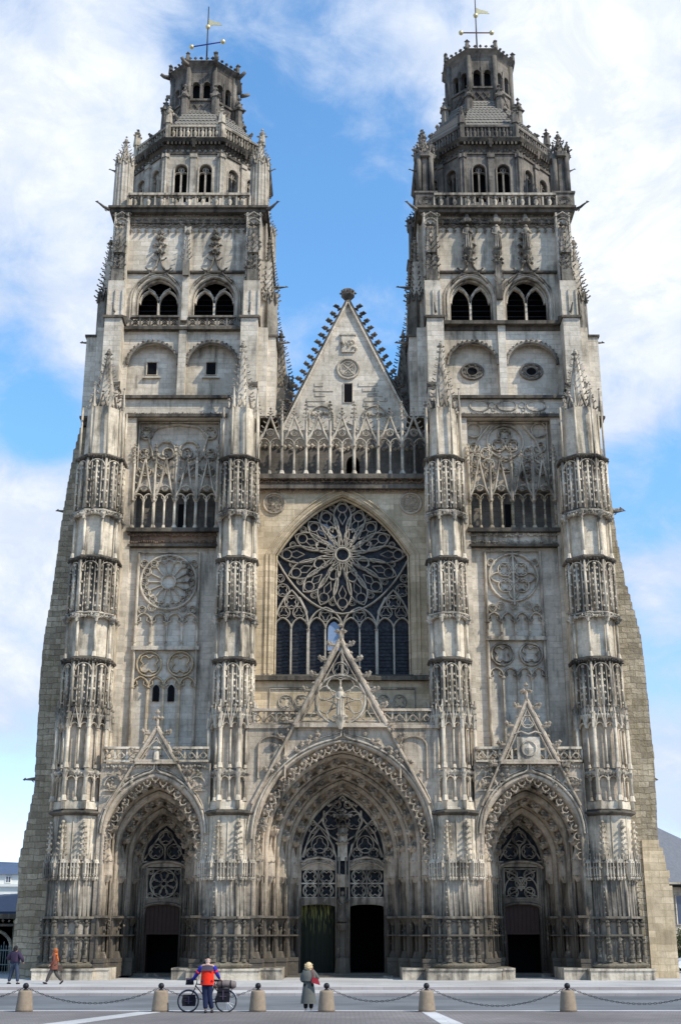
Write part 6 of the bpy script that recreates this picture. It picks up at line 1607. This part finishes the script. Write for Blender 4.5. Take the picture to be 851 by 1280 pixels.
def car(x, y, paint, lab, rz=0):
    t = thing('parked_car', lab, 'car', (x, y, 0), rz, 'cars parked by the stone house')
    prof = [(-2.05, .35), (-2.08, .62), (-1.9, .78), (-1.1, .92), (-.55, 1.38), (.1, 1.47), (1.1, 1.42), (1.75, 1.0), (2.02, .92), (2.05, .4), (1.75, .24), (-1.8, .24)]
    a = MB(); n = len(prof); vs = []
    for yy, k in ((-.82, .0), (-.86, 1.), (.86, 1.), (.82, .0)):
        for px, pz in prof:
            inset = .16*max(0, (pz-.95)/.5); vs.append((px*(1 if k else .985), (abs(yy)-inset)*(1 if yy > 0 else -1), pz if k else pz))
    a.add(vs, [(j*n+i, j*n+(i+1) % n, (j+1)*n+(i+1) % n, (j+1)*n+i) for j in range(3) for i in range(n)]+[tuple(range(n-1, -1, -1)), tuple(range(3*n, 4*n))]); a.build('body', paint, t)
    for sy in (-1, 1):
        for pts in ([(-.95, .97), (-.5, 1.33), (.05, 1.4), (.05, .97)], [(.12, .97), (.12, 1.4), (1.0, 1.36), (1.5, .99)]):
            g_ = MB(); g_.add([(px, sy*(.872-.16*max(0, (pz-.95)/.5)), pz) for px, pz in pts], [tuple(range(4))]); g_.build('side_window', 'winglass', t)
    g_ = MB(); g_.add([(-1.13, -.76, .95), (-1.13, .76, .95), (-.6, .66, 1.37), (-.6, -.66, 1.37)], [(0, 1, 2, 3)]); g_.build('windscreen', 'winglass', t)
    for wx in (-1.3, 1.3):
        for sy in (-1, 1):
            w = MB(); w.tube([(wx, sy*.68, .31), (wx, sy*.875, .31)], .31, 18); o = w.build('wheel', 'tyre', t); w = MB(); w.tube([(wx, sy*.87, .31), (wx, sy*.885, .31)], .2, 12); w.build('hubcap', 'alu', o)
    for sy in (-1, 1):
        w = MB(); w.ball(-1.98, sy*.62, .68, .13, .6, 1.3, .7); w.build('headlight', 'alu', t)
        w = MB(); w.box(1.98, 2.06, sy*.7-.1, sy*.7+.1, .7, .88); w.build('tail_light', 'redbag', t)
    w = MB(); w.box(-2.12, -2.04, -.6, .6, .3, .45); w.build('bumper', 'blk', t)
M['tyre'] = plain('tyre_black', (.02, .02, .02), .8)
car(22.95, 12.4, plain('white_car_paint', (.7, .72, .74), .25, spec=.6), 'white parked car nearer the right edge, behind the pale toothed wall')
car(24.05, 16.0, plain('blue_car_paint', (.03, .09, .22), .25, spec=.6), 'blue parked car behind the white one by the shrubs')
# ================================================================== sky, sun, camera
F_, TH_, CY_, CZ_ = 1552.55, .3255049, -70.262, 2.46
w = bpy.data.worlds.new('World'); SC.world = w; w.use_nodes = True; nt = w.node_tree; ns, ls = nt.nodes, nt.links
bg = ns['Background']; sky = ns.new('ShaderNodeTexSky'); sky.sky_type = 'NISHITA'; sky.sun_disc = False
EL, AZ = radians(46), radians(57)         # AZ measured from the facade normal (towards the viewer) to the right
sky.sun_elevation = EL; sky.air_density = 1.0; sky.dust_density = .25; sky.ozone_density = 1.6
sd = Vector((sin(AZ)*cos(EL), -cos(AZ)*cos(EL), sin(EL)))
sky.sun_rotation = atan2(sd.x, sd.y)
tc = ns.new('ShaderNodeTexCoord'); V = tc.outputs['Generated']
nrm = ns.new('ShaderNodeVectorMath'); nrm.operation = 'NORMALIZE'; ls.new(V, nrm.inputs[0]); V = nrm.outputs[0]
map_ = ns.new('ShaderNodeMapping'); map_.inputs['Scale'].default_value = (1, .8, 1.5); ls.new(V, map_.inputs['Vector'])
big = noise(ns, ls, map_.outputs[0], 5.5, 8, .58, .35); fine = noise(ns, ls, map_.outputs[0], 15, 8, .66, .5)
def dirpx(px, py):
    u, v = px-425.5, 640-py
    return Vector((u, F_*cos(TH_)-v*sin(TH_), F_*sin(TH_)+v*cos(TH_))).normalized()
acc = mth(ns, ls, 'ADD', mth(ns, ls, 'MULTIPLY', big, 1.0), mth(ns, ls, 'MULTIPLY', fine, .62))
# cloud banks: (direction, angular radius, weight)
for px, py, r, wt in ((60, 60, 190, .26), (70, 300, 200, .26), (160, 430, 120, .12), (20, 720, 150, .40), (25, 900, 60, .2), (640, 60, 130, .24), (760, 170, 200, .42), (740, 420, 160, .38), (840, 740, 60, .18), (840, 960, 80, .15), (430, 130, 60, .08), (470, 400, 60, .08),
                     (350, 250, 120, -.16), (270, 60, 60, -.1), (420, 300, 100, -.08), (60, 525, 55, -.22), (800, 620, 80, -.2), (20, 975, 60, -.1), (500, 250, 40, -.1), (490, 40, 60, .1)):
    d = dirpx(px, py); dn = ns.new('ShaderNodeVectorMath'); dn.operation = 'DOT_PRODUCT'; ls.new(V, dn.inputs[0]); dn.inputs[1].default_value = d
    ang = r/F_*.85; mr = ns.new('ShaderNodeMapRange'); mr.interpolation_type = 'SMOOTHSTEP'
    mr.inputs[1].default_value = cos(ang*1.5); mr.inputs[2].default_value = cos(ang*.1); ls.new(dn.outputs['Value'], mr.inputs[0])
    acc = mth(ns, ls, 'ADD', acc, mth(ns, ls, 'MULTIPLY', mr.outputs[0], wt))
cf = ramp(ns, ls, acc, .68, 1.14)
core = ramp(ns, ls, acc, .95, 1.45)
vz = ns.new('ShaderNodeSeparateXYZ'); ls.new(V, vz.inputs[0])
skyc = mixc(ns, ls, 1.0, sky.outputs[0], mixc(ns, ls, ramp(ns, ls, vz.outputs[2], .05, .45), (1.7, 1.75, 2.3), SKYTINT), 'MULTIPLY')
cloud = mixc(ns, ls, core, (6.7, 7.9, 10.0), (10.6, 10.9, 11.3))
shade = ramp(ns, ls, noise(ns, ls, map_.outputs[0], 10, 8, .65, .6), .42, .62)
cloud = mixc(ns, ls, mth(ns, ls, 'MULTIPLY', shade, .45), cloud, (6.0, 7.2, 9.4))
ls.new(mixc(ns, ls, cf, skyc, cloud), bg.inputs['Color']); bg.inputs['Strength'].default_value = .1
sl = bpy.data.lights.new('sun', 'SUN'); sl.energy = SUNE; sl.angle = radians(.5); sl.color = (1, .94, .83)
so = bpy.data.objects.new('sun', sl); COL.objects.link(so); so.rotation_euler = (-sd).to_track_quat('-Z', 'Y').to_euler(); so.location = (40, -60, 80)
cam = bpy.data.cameras.new('camera'); co = bpy.data.objects.new('camera', cam); COL.objects.link(co); SC.camera = co
co.location = (0, CY_, CZ_); co.rotation_euler = (pi/2+TH_, 0, 0); cam.sensor_fit = 'VERTICAL'; cam.sensor_height = 36; cam.lens = 36*F_/1280; cam.clip_end = 6000; cam.clip_start = .5
SC.view_settings.view_transform = 'Standard'; SC.view_settings.look = 'None'; SC.view_settings.exposure = 0
SC.render.engine = 'CYCLES'
